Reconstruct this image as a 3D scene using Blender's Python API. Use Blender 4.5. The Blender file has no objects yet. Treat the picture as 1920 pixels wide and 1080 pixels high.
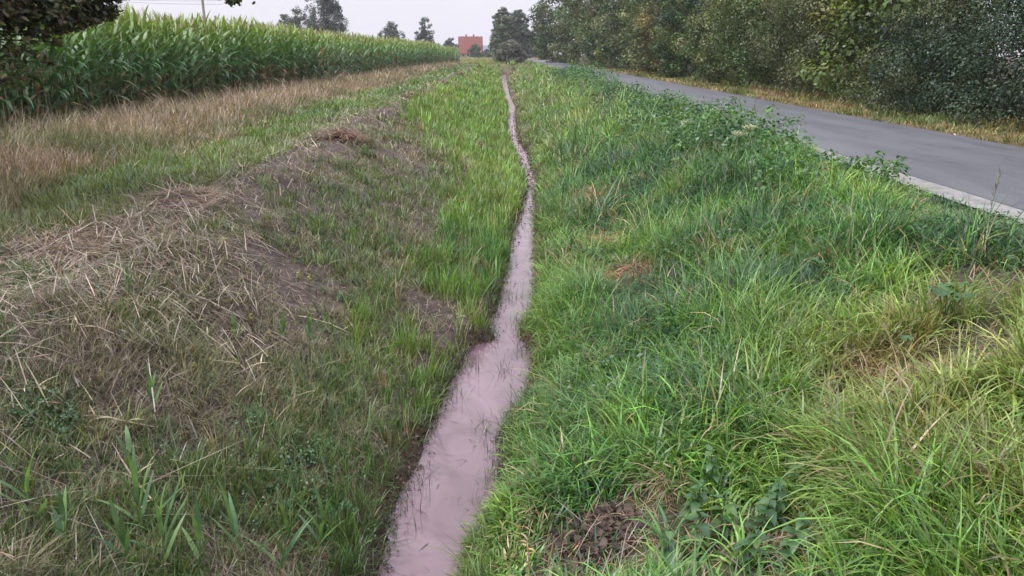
import bpy, math, random
import numpy as np
from mathutils import Vector
PI = math.pi
rng = np.random.default_rng(11)
random.seed(5)
scene = bpy.context.scene
COL = scene.collection
F = np.float32

# ------------------------------------------------------------------ camera numbers
CAM_H = 1.60
PITCH = math.atan(443/1450)
YAW = math.atan(15/1450)          # the ditch runs along +Y, the lens looks a touch to its right
FPX = 1450.0
WATER_Z = -1.30

def ray(px, py):
    u = (px-960)/FPX; v = (540-py)/FPX
    f = math.cos(PITCH) + v*math.sin(PITCH); z = -math.sin(PITCH) + v*math.cos(PITCH)
    return np.array([u*math.cos(YAW)+f*math.sin(YAW), f*math.cos(YAW)-u*math.sin(YAW), z])

def hit_z(px, py, z):
    d = ray(px, py); t = (z-CAM_H)/d[2]
    return d[0]*t, d[1]*t

def srgb(r, g, b):
    f = lambda c: (c/255/12.92) if c/255 <= .04045 else ((c/255+.055)/1.055)**2.4
    return np.array([f(r), f(g), f(b)])

# ------------------------------------------------------------------ noise
_tab = np.random.default_rng(3).random((256, 256))
def vnoise(x, y):
    xi = np.floor(x).astype(int); yi = np.floor(y).astype(int)
    fx = x-xi; fy = y-yi
    fx = fx*fx*(3-2*fx); fy = fy*fy*(3-2*fy)
    a = _tab[xi & 255, yi & 255]; b = _tab[(xi+1) & 255, yi & 255]
    c = _tab[xi & 255, (yi+1) & 255]; d = _tab[(xi+1) & 255, (yi+1) & 255]
    return (a*(1-fx)+b*fx)*(1-fy) + (c*(1-fx)+d*fx)*fy
def fbm(x, y, s=1.0, o=3):
    r = 0; a = .5; t = 0
    for k in range(o):
        r = r + a*vnoise(x*s*2**k+17.3*k, y*s*2**k+9.1*k); t += a; a *= .5
    return r/t
def sstep(a, b, x):
    t = np.clip((x-a)/(b-a), 0, 1); return t*t*(3-2*t)

# ------------------------------------------------------------------ the watercourse
_edge = [(1080,712,868),(1020,728,876),(960,742,918),(920,757,937),(870,785,938),(820,803,936),(785,815,955),(760,827,972),(720,843,990),
         (690,865,1000),(665,880,1002),(648,893,992),(637,928,975),(610,922,978),(585,932,992),(560,940,1002),(520,951,1005),(480,956,1004),(440,963,1001),
         (400,977,1000),(360,987,1003),(340,987,1005),(320,980,998),(290,968,990),(270,957,974),(240,952,967),(200,954,965),
         (180,946,956),(155,941,950),(140,940,949)]
_wy, _wl, _wr = [], [], []
for py, xl, xr in _edge:
    a = hit_z(xl, py, WATER_Z); b = hit_z(xr, py, WATER_Z)
    _wy.append(a[1]); _wl.append(a[0]); _wr.append(b[0])
_wy = np.array(_wy); _wl = np.array(_wl); _wr = np.array(_wr)
WY_END = 112.0
def w_left(y):
    return np.interp(y, _wy, _wl) + .05*(fbm(y*0+3.1, y, 2.2)-.5)*np.clip(y/6, .6, 2)
def w_right(y):
    return np.interp(y, _wy, _wr) + .05*(fbm(y*0+8.1, y, 2.2)-.5)*np.clip(y/6, .6, 2)

LEFT_TOP, RIGHT_TOP = -2.9, 3.9
ROAD_L, ROAD_R = 5.0, 8.95
def road_bend(y): return -np.clip(y-95, 0, 400)**2*0.00016 + 0.0*y

def terrain(x, y):
    x = np.asarray(x, float); y = np.asarray(y, float)
    wl = w_left(y); wr = w_right(y)
    sl = (wl-x)/(wl-LEFT_TOP); sr = (x-wr)/(RIGHT_TOP-wr)
    zl = np.interp(sl, [-.3, 0, .05, .13, .5, .84, 1.0, 1.2], [-1.5, -1.31, -1.2, -1.1, -.62, -.16, -.03, 0.0])
    zr = np.interp(sr, [-.3, 0, .04, .12, .5, .82, 1.0, 1.2], [-1.5, -1.31, -1.19, -1.07, -.60, -.15, -.03, 0.0])
    inside = (x > wl) & (x < wr)
    mid = .5*(wl+wr)
    z = np.where(x < mid, zl, zr)
    z = np.where(inside, np.minimum(z, -1.31 - .35*np.minimum(x-wl, wr-x)), z)
    rough = np.where((x > LEFT_TOP-3.5) & (x < RIGHT_TOP+.6), 1.0, .5)
    rough = np.where((x > ROAD_L-.5+road_bend(y)) & (x < ROAD_R+.6+road_bend(y)), 0.0, rough)
    wet = np.where(inside, 0, np.clip(np.minimum(np.abs(x-wl), np.abs(x-wr))/.35, 0, 1))
    z = z + rough*wet*((fbm(x, y, 1.1)-.5)*.16 + (fbm(x+40, y, 5.0, 2)-.5)*.07)
    # windrow of mown stalks along the left bank top
    wc = -3.25 + .35*(fbm(y*0, y, .35)-.5); z = z + .075*np.exp(-((x-wc)/.42)**2)*sstep(5,12,y)*(.4+1.2*fbm(y*0+5, y, .8))*(y < 60)
    hm = sstep(.10, .35, sr)*sstep(1.25, 1.0, sr)*(x > mid)*sstep(70, 40, y)
    z = z + hm*(.20*(fbm(x+11, y*.8, 1.25, 2)-.45))
    # the ditch ends at a crossing; field beyond falls away a little
    k = sstep(106.5, 109, y)
    z = z*(1-k) + k*(.0 - .0)
    z = z - np.clip(y-130, 0, 1000)*.0022
    # low berm of tall growth at the bank top on the road side
    return z

def hit(px, py):
    d = ray(px, py); t = 1.0
    ts = np.exp(np.linspace(math.log(2.0), math.log(400), 4000))
    P = ts[:, None]*d[None, :]
    below = (P[:, 2]+CAM_H) < terrain(P[:, 0], P[:, 1])
    i = int(np.argmax(below)) if below.any() else len(ts)-1
    return float(P[i, 0]), float(P[i, 1])

# ------------------------------------------------------------------ materials
def new_mat(name):
    m = bpy.data.materials.new(name); m.use_nodes = True
    nt = m.node_tree; nt.nodes.clear()
    return m, nt, nt.nodes.new('ShaderNodeOutputMaterial')

def leaf_mat(name, trans=.35, gloss=.08, rough=.42, noise=18., amt=.25):
    m, nt, out = new_mat(name); N = nt.nodes; L = nt.links
    at = N.new('ShaderNodeAttribute'); at.attribute_name = 'col'
    geo = N.new('ShaderNodeNewGeometry')
    nz = N.new('ShaderNodeTexNoise'); nz.inputs['Scale'].default_value = noise
    L.new(geo.outputs['Position'], nz.inputs['Vector'])
    mr = N.new('ShaderNodeMapRange'); mr.inputs[1].default_value = .3; mr.inputs[2].default_value = .7
    mr.inputs[3].default_value = 1-amt; mr.inputs[4].default_value = 1+amt
    L.new(nz.outputs['Fac'], mr.inputs[0])
    mul = N.new('ShaderNodeVectorMath'); mul.operation = 'SCALE'
    L.new(at.outputs['Color'], mul.inputs[0]); L.new(mr.outputs[0], mul.inputs['Scale'])
    d = N.new('ShaderNodeBsdfDiffuse'); t = N.new('ShaderNodeBsdfTranslucent'); g = N.new('ShaderNodeBsdfGlossy')
    g.inputs['Roughness'].default_value = rough; g.inputs['Color'].default_value = (.9, .95, 1, 1)
    L.new(mul.outputs[0], d.inputs['Color'])
    tm = N.new('ShaderNodeVectorMath'); tm.operation = 'MULTIPLY'; tm.inputs[1].default_value = (1.15, 1.1, .6)
    L.new(mul.outputs[0], tm.inputs[0]); L.new(tm.outputs[0], t.inputs['Color'])
    m1 = N.new('ShaderNodeMixShader'); m1.inputs[0].default_value = trans
    L.new(d.outputs[0], m1.inputs[1]); L.new(t.outputs[0], m1.inputs[2])
    if gloss > 0:
        m2 = N.new('ShaderNodeMixShader'); m2.inputs[0].default_value = gloss
        L.new(m1.outputs[0], m2.inputs[1]); L.new(g.outputs[0], m2.inputs[2])
        L.new(m2.outputs[0], out.inputs[0])
    else:
        L.new(m1.outputs[0], out.inputs[0])
    return m

def solid_mat(name, c1, c2, scale=8., rough=.85, bump=.3, attr=False, detail=6., stretch=(1, 1, 1), spec=.3):
    m, nt, out = new_mat(name); N = nt.nodes; L = nt.links
    b = N.new('ShaderNodeBsdfPrincipled'); b.inputs['Roughness'].default_value = rough
    b.inputs['Specular IOR Level'].default_value = spec
    tc = N.new('ShaderNodeTexCoord'); mp = N.new('ShaderNodeMapping'); mp.inputs['Scale'].default_value = stretch
    L.new(tc.outputs['Object'], mp.inputs['Vector'])
    nz = N.new('ShaderNodeTexNoise'); nz.inputs['Scale'].default_value = scale; nz.inputs['Detail'].default_value = detail
    L.new(mp.outputs[0], nz.inputs['Vector'])
    rp = N.new('ShaderNodeValToRGB'); rp.color_ramp.elements[0].position = .3; rp.color_ramp.elements[1].position = .7
    rp.color_ramp.elements[0].color = (*c1, 1); rp.color_ramp.elements[1].color = (*c2, 1)
    L.new(nz.outputs['Fac'], rp.inputs[0])
    if attr:
        at = N.new('ShaderNodeAttribute'); at.attribute_name = 'col'
        mu = N.new('ShaderNodeVectorMath'); mu.operation = 'MULTIPLY'
        L.new(rp.outputs[0], mu.inputs[0]); L.new(at.outputs['Color'], mu.inputs[1]); L.new(mu.outputs[0], b.inputs['Base Color'])
    else:
        L.new(rp.outputs[0], b.inputs['Base Color'])
    if bump:
        bp = N.new('ShaderNodeBump'); bp.inputs['Strength'].default_value = bump; bp.inputs['Distance'].default_value = .03
        L.new(nz.outputs['Fac'], bp.inputs['Height']); L.new(bp.outputs[0], b.inputs['Normal'])
    L.new(b.outputs[0], out.inputs[0])
    return m

M_GRASS = leaf_mat('grass_blade', .36, .05, .44)
M_DRY = leaf_mat('dry_grass_blade', .25, .03, .55)
M_LEAF = leaf_mat('tree_leaf', .28, .03, .42, noise=1.3, amt=.3)
M_CORN = leaf_mat('corn_leaf', .32, .07, .52, noise=6., amt=.2)
M_STALK = leaf_mat('stalk', .0, .04, .5)
M_BARK = solid_mat('bark', (.035, .030, .027), (.13, .115, .10), 9., .9, .8, stretch=(1, 1, .25))
M_GROUND = solid_mat('soil', (.55, .5, .48), (1.45, 1.4, 1.35), 22., .95, .9, attr=True, detail=9.)

# ------------------------------------------------------------------ mesh writing
def write_mesh(name, V, Q, C=None, mat=None, T=None, smooth=True):
    V = np.ascontiguousarray(V, dtype=F); me = bpy.data.meshes.new(name)
    me.vertices.add(len(V)); me.vertices.foreach_set('co', V.ravel())
    nq = 0 if Q is None else len(Q); ntri = 0 if T is None else len(T)
    li = []
    if nq: li.append(np.asarray(Q, dtype=np.int32).ravel())
    if ntri: li.append(np.asarray(T, dtype=np.int32).ravel())
    li = np.concatenate(li)
    me.loops.add(len(li)); me.loops.foreach_set('vertex_index', li)
    ls = np.concatenate([np.arange(nq)*4, nq*4+np.arange(ntri)*3]).astype(np.int32)
    lt = np.concatenate([np.full(nq, 4), np.full(ntri, 3)]).astype(np.int32)
    me.polygons.add(nq+ntri); me.polygons.foreach_set('loop_start', ls); me.polygons.foreach_set('loop_total', lt)
    me.polygons.foreach_set('use_smooth', np.full(nq+ntri, smooth))
    if C is not None:
        a = me.color_attributes.new('col', 'FLOAT_COLOR', 'POINT')
        c4 = np.ones((len(V), 4), dtype=F); c4[:, :3] = C; a.data.foreach_set('color', c4.ravel())
    me.update(calc_edges=True)
    if mat: me.materials.append(mat)
    return me

def tagp(o, label=None, cat=None, group=None, kind=None):
    if label: o['label'] = label
    if cat: o['category'] = cat
    if group: o['group'] = group
    if kind: o['kind'] = kind
    return o
def link(name, me, parent=None, loc=None):
    o = bpy.data.objects.new(name, me); COL.objects.link(o)
    if parent: o.parent = parent
    if loc is not None: o.location = loc
    return o
def empty(name, loc, label, cat, group=None, rz=0, scale=1):
    o = bpy.data.objects.new(name, None); COL.objects.link(o); o.location = loc
    o.rotation_euler = (0, 0, rz); o.scale = (scale,)*3 if not isinstance(scale, tuple) else scale
    o.empty_display_size = .2
    return tagp(o, label, cat, group)

class Acc:                                             # gathers vertices, quads and colours
    def __init__(s): s.V = []; s.Q = []; s.C = []; s.n = 0
    def add(s, V, Q, C):
        s.V.append(V); s.Q.append(Q+s.n); s.C.append(C); s.n += len(V)
    def get(s): return np.concatenate(s.V), np.concatenate(s.Q), np.concatenate(s.C)
    def mesh(s, name, mat): V, Q, C = s.get(); return write_mesh(name, V, Q, C, mat)

def blades(P, L, W, az, th0, th1, c0, c1, segs=3, prof=None, tw=None, curve=1.3):
    n = len(P); k = segs+1
    t = np.linspace(0, 1, k)
    if prof is None: prof = np.interp(t, [0, .3, .65, 1], [.65, 1, .8, .08])
    V = np.zeros((n, k, 2, 3)); pos = np.array(P, float).copy()
    tw = np.zeros(n) if tw is None else tw
    sx = -np.sin(az+tw); sy = np.cos(az+tw)
    ca, sa = np.cos(az), np.sin(az)
    for i in range(k):
        if i:
            tm = (t[i]+t[i-1])/2; th = th0+(th1-th0)*tm**curve
            dl = L*(t[i]-t[i-1])
            pos = pos + np.stack([np.sin(th)*ca*dl, np.sin(th)*sa*dl, np.cos(th)*dl], 1)
        w = W*prof[i]*.5
        off = np.stack([sx*w, sy*w, np.zeros(n)], 1)
        V[:, i, 0] = pos-off; V[:, i, 1] = pos+off
    base = (np.arange(n)*k*2)[:, None]
    Q = np.concatenate([base+np.array([2*i, 2*i+1, 2*i+3, 2*i+2])[None] for i in range(segs)], 0)
    C = c0[:, None, :]*(1-t[None, :, None]) + c1[:, None, :]*t[None, :, None]
    C = np.repeat(C[:, :, None, :], 2, axis=2)
    return V.reshape(-1, 3), Q, C.reshape(-1, 3)

def pal(n, cols, jit=.18, idx=None, w=None):
    cols = np.array(cols)
    i = rng.choice(len(cols), n, p=w) if idx is None else idx
    c = cols[i]*np.exp(rng.normal(0, jit, (n, 1)))*np.exp(rng.normal(0, jit*.3, (n, 3)))
    return np.clip(c, .004, .9)

def tube(pts, radii, sides=8, col=(.1, .1, .1)):
    pts = np.array(pts, float); k = len(pts)
    d = np.gradient(pts, axis=0); d /= np.linalg.norm(d, axis=1)[:, None]+1e-9
    ref = np.where(np.abs(d[:, 2:3]) > .9, np.array([[1., 0, 0]]), np.array([[0, 0, 1.]]))
    u = np.cross(d, ref); u /= np.linalg.norm(u, axis=1)[:, None]; v = np.cross(d, u)
    a = np.linspace(0, 2*PI, sides, endpoint=False)
    ring = np.cos(a)[None, :, None]*u[:, None, :] + np.sin(a)[None, :, None]*v[:, None, :]
    V = pts[:, None, :] + ring*np.array(radii)[:, None, None]
    Q = []
    for i in range(k-1):
        for j in range(sides):
            j2 = (j+1) % sides
            Q.append((i*sides+j, i*sides+j2, (i+1)*sides+j2, (i+1)*sides+j))
    V = V.reshape(-1, 3)
    return V, np.array(Q), np.tile(np.array(col, float), (len(V), 1))

def box(cx, cy, cz, sx, sy, sz, col=(.5, .5, .5)):
    V = np.array([(x, y, z) for z in (-1, 1) for x, y in ((-1, -1), (1, -1), (1, 1), (-1, 1))], float)*.5*np.array([sx, sy, sz])+np.array([cx, cy, cz])
    Q = np.array([(0, 3, 2, 1), (4, 5, 6, 7), (0, 1, 5, 4), (1, 2, 6, 5), (2, 3, 7, 6), (3, 0, 4, 7)])
    return V, Q, np.tile(np.array(col, float), (8, 1))

def gz(x, y): return float(terrain(np.array([x]), np.array([y]))[0])

# ------------------------------------------------------------------ ground sheet
xs = np.concatenate([np.linspace(-240, -30, 22), np.linspace(-28, -6, 45), np.linspace(-5.8, -1.2, 93), np.linspace(-1.17, 1.2, 120),
                     np.linspace(1.25, 6, 96), np.linspace(6.2, 14, 30), np.linspace(15, 240, 30)])
ys = np.concatenate([np.linspace(-18, 1.5, 16), np.linspace(1.6, 14, 250), np.linspace(14.1, 40, 190), np.linspace(40.4, 115, 150), np.linspace(118, 690, 60)])
GX, GY = np.meshgrid(xs, ys)
GZ = terrain(GX, GY)
nx, ny = len(xs), len(ys)
idx = np.arange(nx*ny).reshape(ny, nx)
GQ = np.stack([idx[:-1, :-1], idx[:-1, 1:], idx[1:, 1:], idx[1:, :-1]], -1).reshape(-1, 4)
def ground_color(x, y):
    x = np.asarray(x); y = np.asarray(y)
    wl = w_left(y); wr = w_right(y)
    n1 = fbm(x, y, .9)[..., None]; n2 = fbm(x+31, y, 3.1)[..., None]
    litter = np.array([.115, .092, .090]); soil = np.array([.060, .048, .046]); mud = np.array([.050, .034, .026])
    moss = np.array([.065, .085, .030]); tan = np.array([.20, .15, .095]); field = np.array([.16, .19, .07])
    c = soil*(1-n2)+litter*n2
    g = np.maximum(sstep(14, 24, y)*sstep(LEFT_TOP-.2, LEFT_TOP+.8, x)*(x < wl), .75*(x < -3.5)*(x > -5.3)*(y > 6))[..., None]
    c = c*(1-g)+moss*g
    r = sstep(.2, .6, x-wr)[..., None]; c = c*(1-r) + (moss*.8*n1+soil*(1-n1))*r
    t = sstep(-5.0, -5.6, x)[..., None]; c = c*(1-t)+(tan*(.4+.8*n1)*.7)*t
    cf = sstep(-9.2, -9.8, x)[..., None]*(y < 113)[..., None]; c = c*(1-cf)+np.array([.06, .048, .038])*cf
    e = sstep(100, 120, y)[..., None]*(x < 4)[..., None]; c = c*(1-e)+field*(.8+.4*n1)*e
    near = np.minimum(np.abs(wl-x), np.abs(x-wr)); m = (sstep(.35-.17*sstep(12, 30, y), .12-.06*sstep(12, 30, y), near)*(y < 107))[..., None]
    m = np.maximum(m, ((x > wl) & (x < wr) & (y < 107))[..., None]*1.0)
    c = c*(1-m)+mud*m
    v = sstep(ROAD_R, ROAD_R+.3, x-road_bend(y))[..., None]; c = c*(1-v)+(np.array([.15, .11, .055])*(.6+.8*n2))*v
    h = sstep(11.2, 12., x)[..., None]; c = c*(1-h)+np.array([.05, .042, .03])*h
    return c
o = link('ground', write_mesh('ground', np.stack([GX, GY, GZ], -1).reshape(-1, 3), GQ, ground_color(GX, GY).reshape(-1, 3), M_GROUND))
o['kind'] = 'structure'

# ------------------------------------------------------------------ water
M_WATER, nt, out = new_mat('muddy_water'); N = nt.nodes; L = nt.links
b = N.new('ShaderNodeBsdfPrincipled'); b.inputs['Roughness'].default_value = .05; b.inputs['IOR'].default_value = 1.6
tc = N.new('ShaderNodeTexCoord'); mp = N.new('ShaderNodeMapping'); mp.inputs['Scale'].default_value = (1, .8, 1); nz = N.new('ShaderNodeTexNoise'); nz.inputs['Scale'].default_value = 1.7; nz.inputs['Detail'].default_value = 10
nz.inputs['Distortion'].default_value = 1.0; nz.inputs['Roughness'].default_value = .62
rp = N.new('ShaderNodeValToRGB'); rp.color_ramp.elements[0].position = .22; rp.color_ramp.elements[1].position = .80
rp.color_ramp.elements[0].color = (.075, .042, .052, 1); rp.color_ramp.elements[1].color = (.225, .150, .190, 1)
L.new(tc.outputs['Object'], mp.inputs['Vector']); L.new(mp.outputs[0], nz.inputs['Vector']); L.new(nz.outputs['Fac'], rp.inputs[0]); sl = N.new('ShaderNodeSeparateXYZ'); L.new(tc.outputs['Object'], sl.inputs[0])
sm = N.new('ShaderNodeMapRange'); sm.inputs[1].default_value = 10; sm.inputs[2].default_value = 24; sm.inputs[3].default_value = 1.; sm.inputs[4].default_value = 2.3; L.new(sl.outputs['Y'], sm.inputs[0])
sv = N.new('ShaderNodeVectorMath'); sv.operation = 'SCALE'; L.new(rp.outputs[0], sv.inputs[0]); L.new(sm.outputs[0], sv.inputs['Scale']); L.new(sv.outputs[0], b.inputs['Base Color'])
n2 = N.new('ShaderNodeTexNoise'); n2.inputs['Scale'].default_value = 9; n2.inputs['Detail'].default_value = 2
sy = N.new('ShaderNodeSeparateXYZ'); L.new(tc.outputs['Object'], sy.inputs[0])
rs = N.new('ShaderNodeMapRange'); rs.inputs[1].default_value = 9; rs.inputs[2].default_value = 22; rs.inputs[3].default_value = .03; rs.inputs[4].default_value = 1.; L.new(sy.outputs['Y'], rs.inputs[0])
bp = N.new('ShaderNodeBump'); bp.inputs['Distance'].default_value = .03; L.new(rs.outputs[0], bp.inputs['Strength'])
L.new(tc.outputs['Object'], n2.inputs['Vector']); L.new(n2.outputs['Fac'], bp.inputs['Height']); L.new(bp.outputs[0], b.inputs['Normal'])
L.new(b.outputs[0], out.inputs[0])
wys = np.concatenate([np.linspace(.5, 15, 200), np.linspace(15.2, 107.5, 200)])
wl_, wr_ = w_left(wys), w_right(wys)
V = []; 
for f in np.linspace(-.12, 1.12, 9): V.append(np.stack([wl_+(wr_-wl_)*f, wys, np.full_like(wys, WATER_Z)], 1))
V = np.stack(V, 1); k = 9; n = len(wys); ii = np.arange(n*k).reshape(n, k)
Q = np.stack([ii[:-1, :-1], ii[:-1, 1:], ii[1:, 1:], ii[1:, :-1]], -1).reshape(-1, 4)
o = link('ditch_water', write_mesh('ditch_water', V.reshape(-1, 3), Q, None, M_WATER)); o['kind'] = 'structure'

# ------------------------------------------------------------------ road
M_ROAD, nt, out = new_mat('asphalt'); N = nt.nodes; L = nt.links
b = N.new('ShaderNodeBsdfPrincipled'); b.inputs['Roughness'].default_value = .68; b.inputs['Specular IOR Level'].default_value = .45
tc = N.new('ShaderNodeTexCoord'); mp = N.new('ShaderNodeMapping'); mp.inputs['Scale'].default_value = (1, .16, 1); L.new(tc.outputs['Object'], mp.inputs['Vector'])
nA = N.new('ShaderNodeTexNoise'); nA.inputs['Scale'].default_value = 1.5; nA.inputs['Detail'].default_value = 6; nA.inputs['Roughness'].default_value = .65; L.new(mp.outputs[0], nA.inputs['Vector'])
nB = N.new('ShaderNodeTexNoise'); nB.inputs['Scale'].default_value = 45; nB.inputs['Detail'].default_value = 4; nB.inputs['Roughness'].default_value = .8; L.new(tc.outputs['Object'], nB.inputs['Vector'])
rA = N.new('ShaderNodeValToRGB'); rA.color_ramp.elements[0].position = .32; rA.color_ramp.elements[1].position = .68
rA.color_ramp.elements[0].color = (.060, .064, .078, 1); rA.color_ramp.elements[1].color = (.102, .106, .122, 1); L.new(nA.outputs['Fac'], rA.inputs[0])
mB = N.new('ShaderNodeMapRange'); mB.inputs[1].default_value = .3; mB.inputs[2].default_value = .7; mB.inputs[3].default_value = .72; mB.inputs[4].default_value = 1.3; L.new(nB.outputs['Fac'], mB.inputs[0])
mu = N.new('ShaderNodeVectorMath'); mu.operation = 'SCALE'; L.new(rA.outputs[0], mu.inputs[0]); L.new(mB.outputs[0], mu.inputs['Scale'])
vo = N.new('ShaderNodeTexVoronoi'); vo.feature = 'DISTANCE_TO_EDGE'; vo.inputs['Scale'].default_value = .45
wd = N.new('ShaderNodeTexNoise'); wd.inputs['Scale'].default_value = 2.2; wd.inputs['Detail'].default_value = 4; L.new(tc.outputs['Object'], wd.inputs['Vector'])
ad = N.new('ShaderNodeVectorMath'); ad.operation = 'MULTIPLY_ADD'; ad.inputs[1].default_value = (1.1, 1.1, 1.1); L.new(wd.outputs['Color'], ad.inputs[0]); L.new(tc.outputs['Object'], ad.inputs[2]); L.new(ad.outputs[0], vo.inputs['Vector'])
cr = N.new('ShaderNodeMapRange'); cr.inputs[1].default_value = .0; cr.inputs[2].default_value = .012; cr.inputs[3].default_value = .62; cr.inputs[4].default_value = 1.0; L.new(vo.outputs['Distance'], cr.inputs[0])
mu2 = N.new('ShaderNodeVectorMath'); mu2.operation = 'SCALE'; L.new(mu.outputs[0], mu2.inputs[0]); L.new(cr.outputs[0], mu2.inputs['Scale']); L.new(mu2.outputs[0], b.inputs['Base Color'])
bp = N.new('ShaderNodeBump'); bp.inputs['Strength'].default_value = .5; bp.inputs['Distance'].default_value = .008; L.new(nB.outputs['Fac'], bp.inputs['Height']); L.new(bp.outputs[0], b.inputs['Normal'])
L.new(b.outputs[0], out.inputs[0])
M_STRIP = solid_mat('pale_concrete', (.15, .15, .155), (.25, .247, .245), 6., .85, .3)
rys = np.concatenate([np.linspace(-15, 30, 120), np.linspace(30.5, 100, 120), np.linspace(101, 330, 110)])
def ribbon(name, fl, fr, z, mat, cols=5):
    a = fl(rys); c = fr(rys); V = []
    for f in np.linspace(0, 1, cols):
        crown = .03*(1-(2*f-1)**2) if name == 'road' else 0
        V.append(np.stack([a+(c-a)*f, rys, z+crown-np.clip(rys-130, 0, 1e3)*.0022], 1))
    V = np.stack(V, 1); n = len(rys); ii = np.arange(n*cols).reshape(n, cols)
    Q = np.stack([ii[:-1, :-1], ii[:-1, 1:], ii[1:, 1:], ii[1:, :-1]], -1).reshape(-1, 4)
    o = link(name, write_mesh(name, V.reshape(-1, 3), Q, None, mat)); o['kind'] = 'structure'; return o
wig = lambda y, s: .10*(fbm(y*0+s, y, .9)-.5)
ribbon('road', lambda y: ROAD_L+.42+road_bend(y)+wig(y, 1)*.3, lambda y: ROAD_R+road_bend(y)+wig(y, 5), .022, M_ROAD, 9)
ribbon('road_edge_strip', lambda y: ROAD_L+road_bend(y)+wig(y, 9), lambda y: ROAD_L+.42+road_bend(y)+wig(y, 1)*.3, .018, M_STRIP, 3)

# ------------------------------------------------------------------ grass and litter
def scatter(n, r0, r1, a0=-47, a1=47, p=1.0):
    r = r0*(r1/r0)**(rng.random(n)**p); a = np.radians(a0+(a1-a0)*rng.random(n))
    return r*np.sin(a), r*np.cos(a), r
def keep(m, *arrs): return [a[m] for a in arrs]
def off_water(x, y, d=.03): return (x < w_left(y)-d) | (x > w_right(y)+d) | (y > 105.5)

# colours (linear albedo)
G_MID = (.056, .160, .028); G_BLUE = (.040, .135, .048); G_LIT = (.110, .255, .045); G_YEL = (.185, .285, .040)
G_FRESH = (.125, .255, .038); STRAW = (.36, .265, .165); TAN = (.30, .205, .125); GREYST = (.30, .25, .215); RUST = (.22, .115, .065)

# bare spots on the banks, read off the photograph and stood on the terrain
def spot(px, py, rad, stretch=1.0): x, y = hit(px, py); return (x, y, rad, stretch)
BARE = [spot(800, 590, .36, 1.6), spot(1130, 1035, .50, 1.1), spot(1215, 965, .30), spot(1860, 545, .70, .9), spot(1900, 660, .60, .9),
        spot(1000, 650, .12), spot(985, 250, .5, 2.), spot(640, 262, .4), spot(1240, 590, .13), spot(470, 1060, .25)]
DEAD = [spot(1690, 705, .50, 1.1), spot(1640, 770, .30, 1.), spot(1135, 465, .40, 1.2), spot(1175, 520, .36, 1.3), spot(1115, 375, .42, 1.6), spot(1350, 300, .4, 1.5), spot(1850, 840, .2), spot(1500, 1040, .2)]
NETT = [spot(1385, 1010, .45, .9), spot(1385, 1079, .42, .8)]
def inspot(spots, x, y, soft=.4):
    r = np.zeros_like(x)
    for sx, sy, rad, st in spots:
        d = np.hypot((x-sx), (y-sy)/st)/rad; r = np.maximum(r, sstep(1+soft, 1-soft, d+.35*(fbm(x, y, 3.)-.5)))
    return r

def tufted(name, n, blades_per, r0, r1, accept, Lf, Wf, colf, lean, bend, mat, label, cat, spread=.05, segs=3, down=None, a0=-47, a1=47, wmin=.0011, p=1.0, curve=1.3, outward=.45, cj=.22, wide=0.):
    x, y, r = scatter(n, r0, r1, a0, a1, p)
    m = rng.random(n) < accept(x, y); x, y, r = keep(m & off_water(x, y), x, y, r)
    k = rng.integers(max(1, int(blades_per*.5)), int(blades_per*1.6)+1, len(x))
    ti = np.repeat(np.arange(len(x)), k); nb = len(ti)
    aw = rng.random(nb)*2*PI; rr = np.sqrt(rng.random(nb))*spread*np.clip(r[ti]/6, 1, 4)
    bx = x[ti]+np.cos(aw)*rr; by = y[ti]+np.sin(aw)*rr
    tl = rng.normal(0, .22, len(x))
    L = Lf(bx, by)*np.exp(tl)[ti]*rng.uniform(.55, 1.2, nb)
    tuft_dir = rng.random(len(x))*2*PI
    if down is not None:
        tuft_dir = np.where(rng.random(len(x)) < .6, down+rng.normal(0, .7, len(x)), tuft_dir)
    az = np.where(rng.random(nb) < 1-outward, tuft_dir[ti]+rng.normal(0, .5, nb), aw+rng.normal(0, .45, nb))
    th0 = np.abs(rng.normal(lean, lean*.5, nb))*(.35+1.1*np.sqrt(rng.random(nb))); th1 = th0+np.abs(rng.normal(bend, bend*.5, nb))
    W = np.maximum(Wf*rng.uniform(.5, 1.4, nb)*(1+wide*sstep(5.6, 4.2, by)), wmin*np.hypot(bx, by))
    ci = colf(x, y)                                  # per tuft colour
    c = (ci*np.exp(rng.normal(0, cj, (len(x), 1))))[ti]*np.exp(rng.normal(0, .2, (nb, 1)))
    c0 = c*np.array([1.02, .98, 1.0]); tip = rng.random(nb)[:, None]**2
    c1 = c*(1+.12*tip)+np.array([.03, .018, .004])*tip
    ok = off_water(bx, by, .01)
    bx, by, L, az, th0, th1, W, c0, c1 = keep(ok, bx, by, L, az, th0, th1, W, c0, c1)
    P = np.stack([bx, by, terrain(bx, by)-.01], 1)
    V, Q, C = blades(P, L, W, az, th0, th1, c0, c1, segs=segs, tw=rng.normal(0, .5, len(bx)), curve=curve)
    o = link(name, write_mesh(name, V, Q, C, mat))
    tagp(o, label, cat, kind='stuff'); return len(bx)

def mixcol(x, y, stops, s=1.0, seed=0., jit=.2):
    f = np.clip((fbm(x+seed, y+seed*2, s)-.5)*1.9+.5+rng.normal(0, jit, len(x)), 0, .999)*(len(stops)-1)
    i = f.astype(int); t = (f-i)[:, None]; st = np.array(stops)
    return st[i]*(1-t)+st[np.minimum(i+1, len(stops)-1)]*t

total = 0
WC = lambda y: -3.25+.35*(fbm(y*0, y, .35)-.5)
WIN = lambda x, y: np.exp(-((x-WC(y))/.36)**2)*sstep(4.5, 6, y)*(y < 100)
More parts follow.
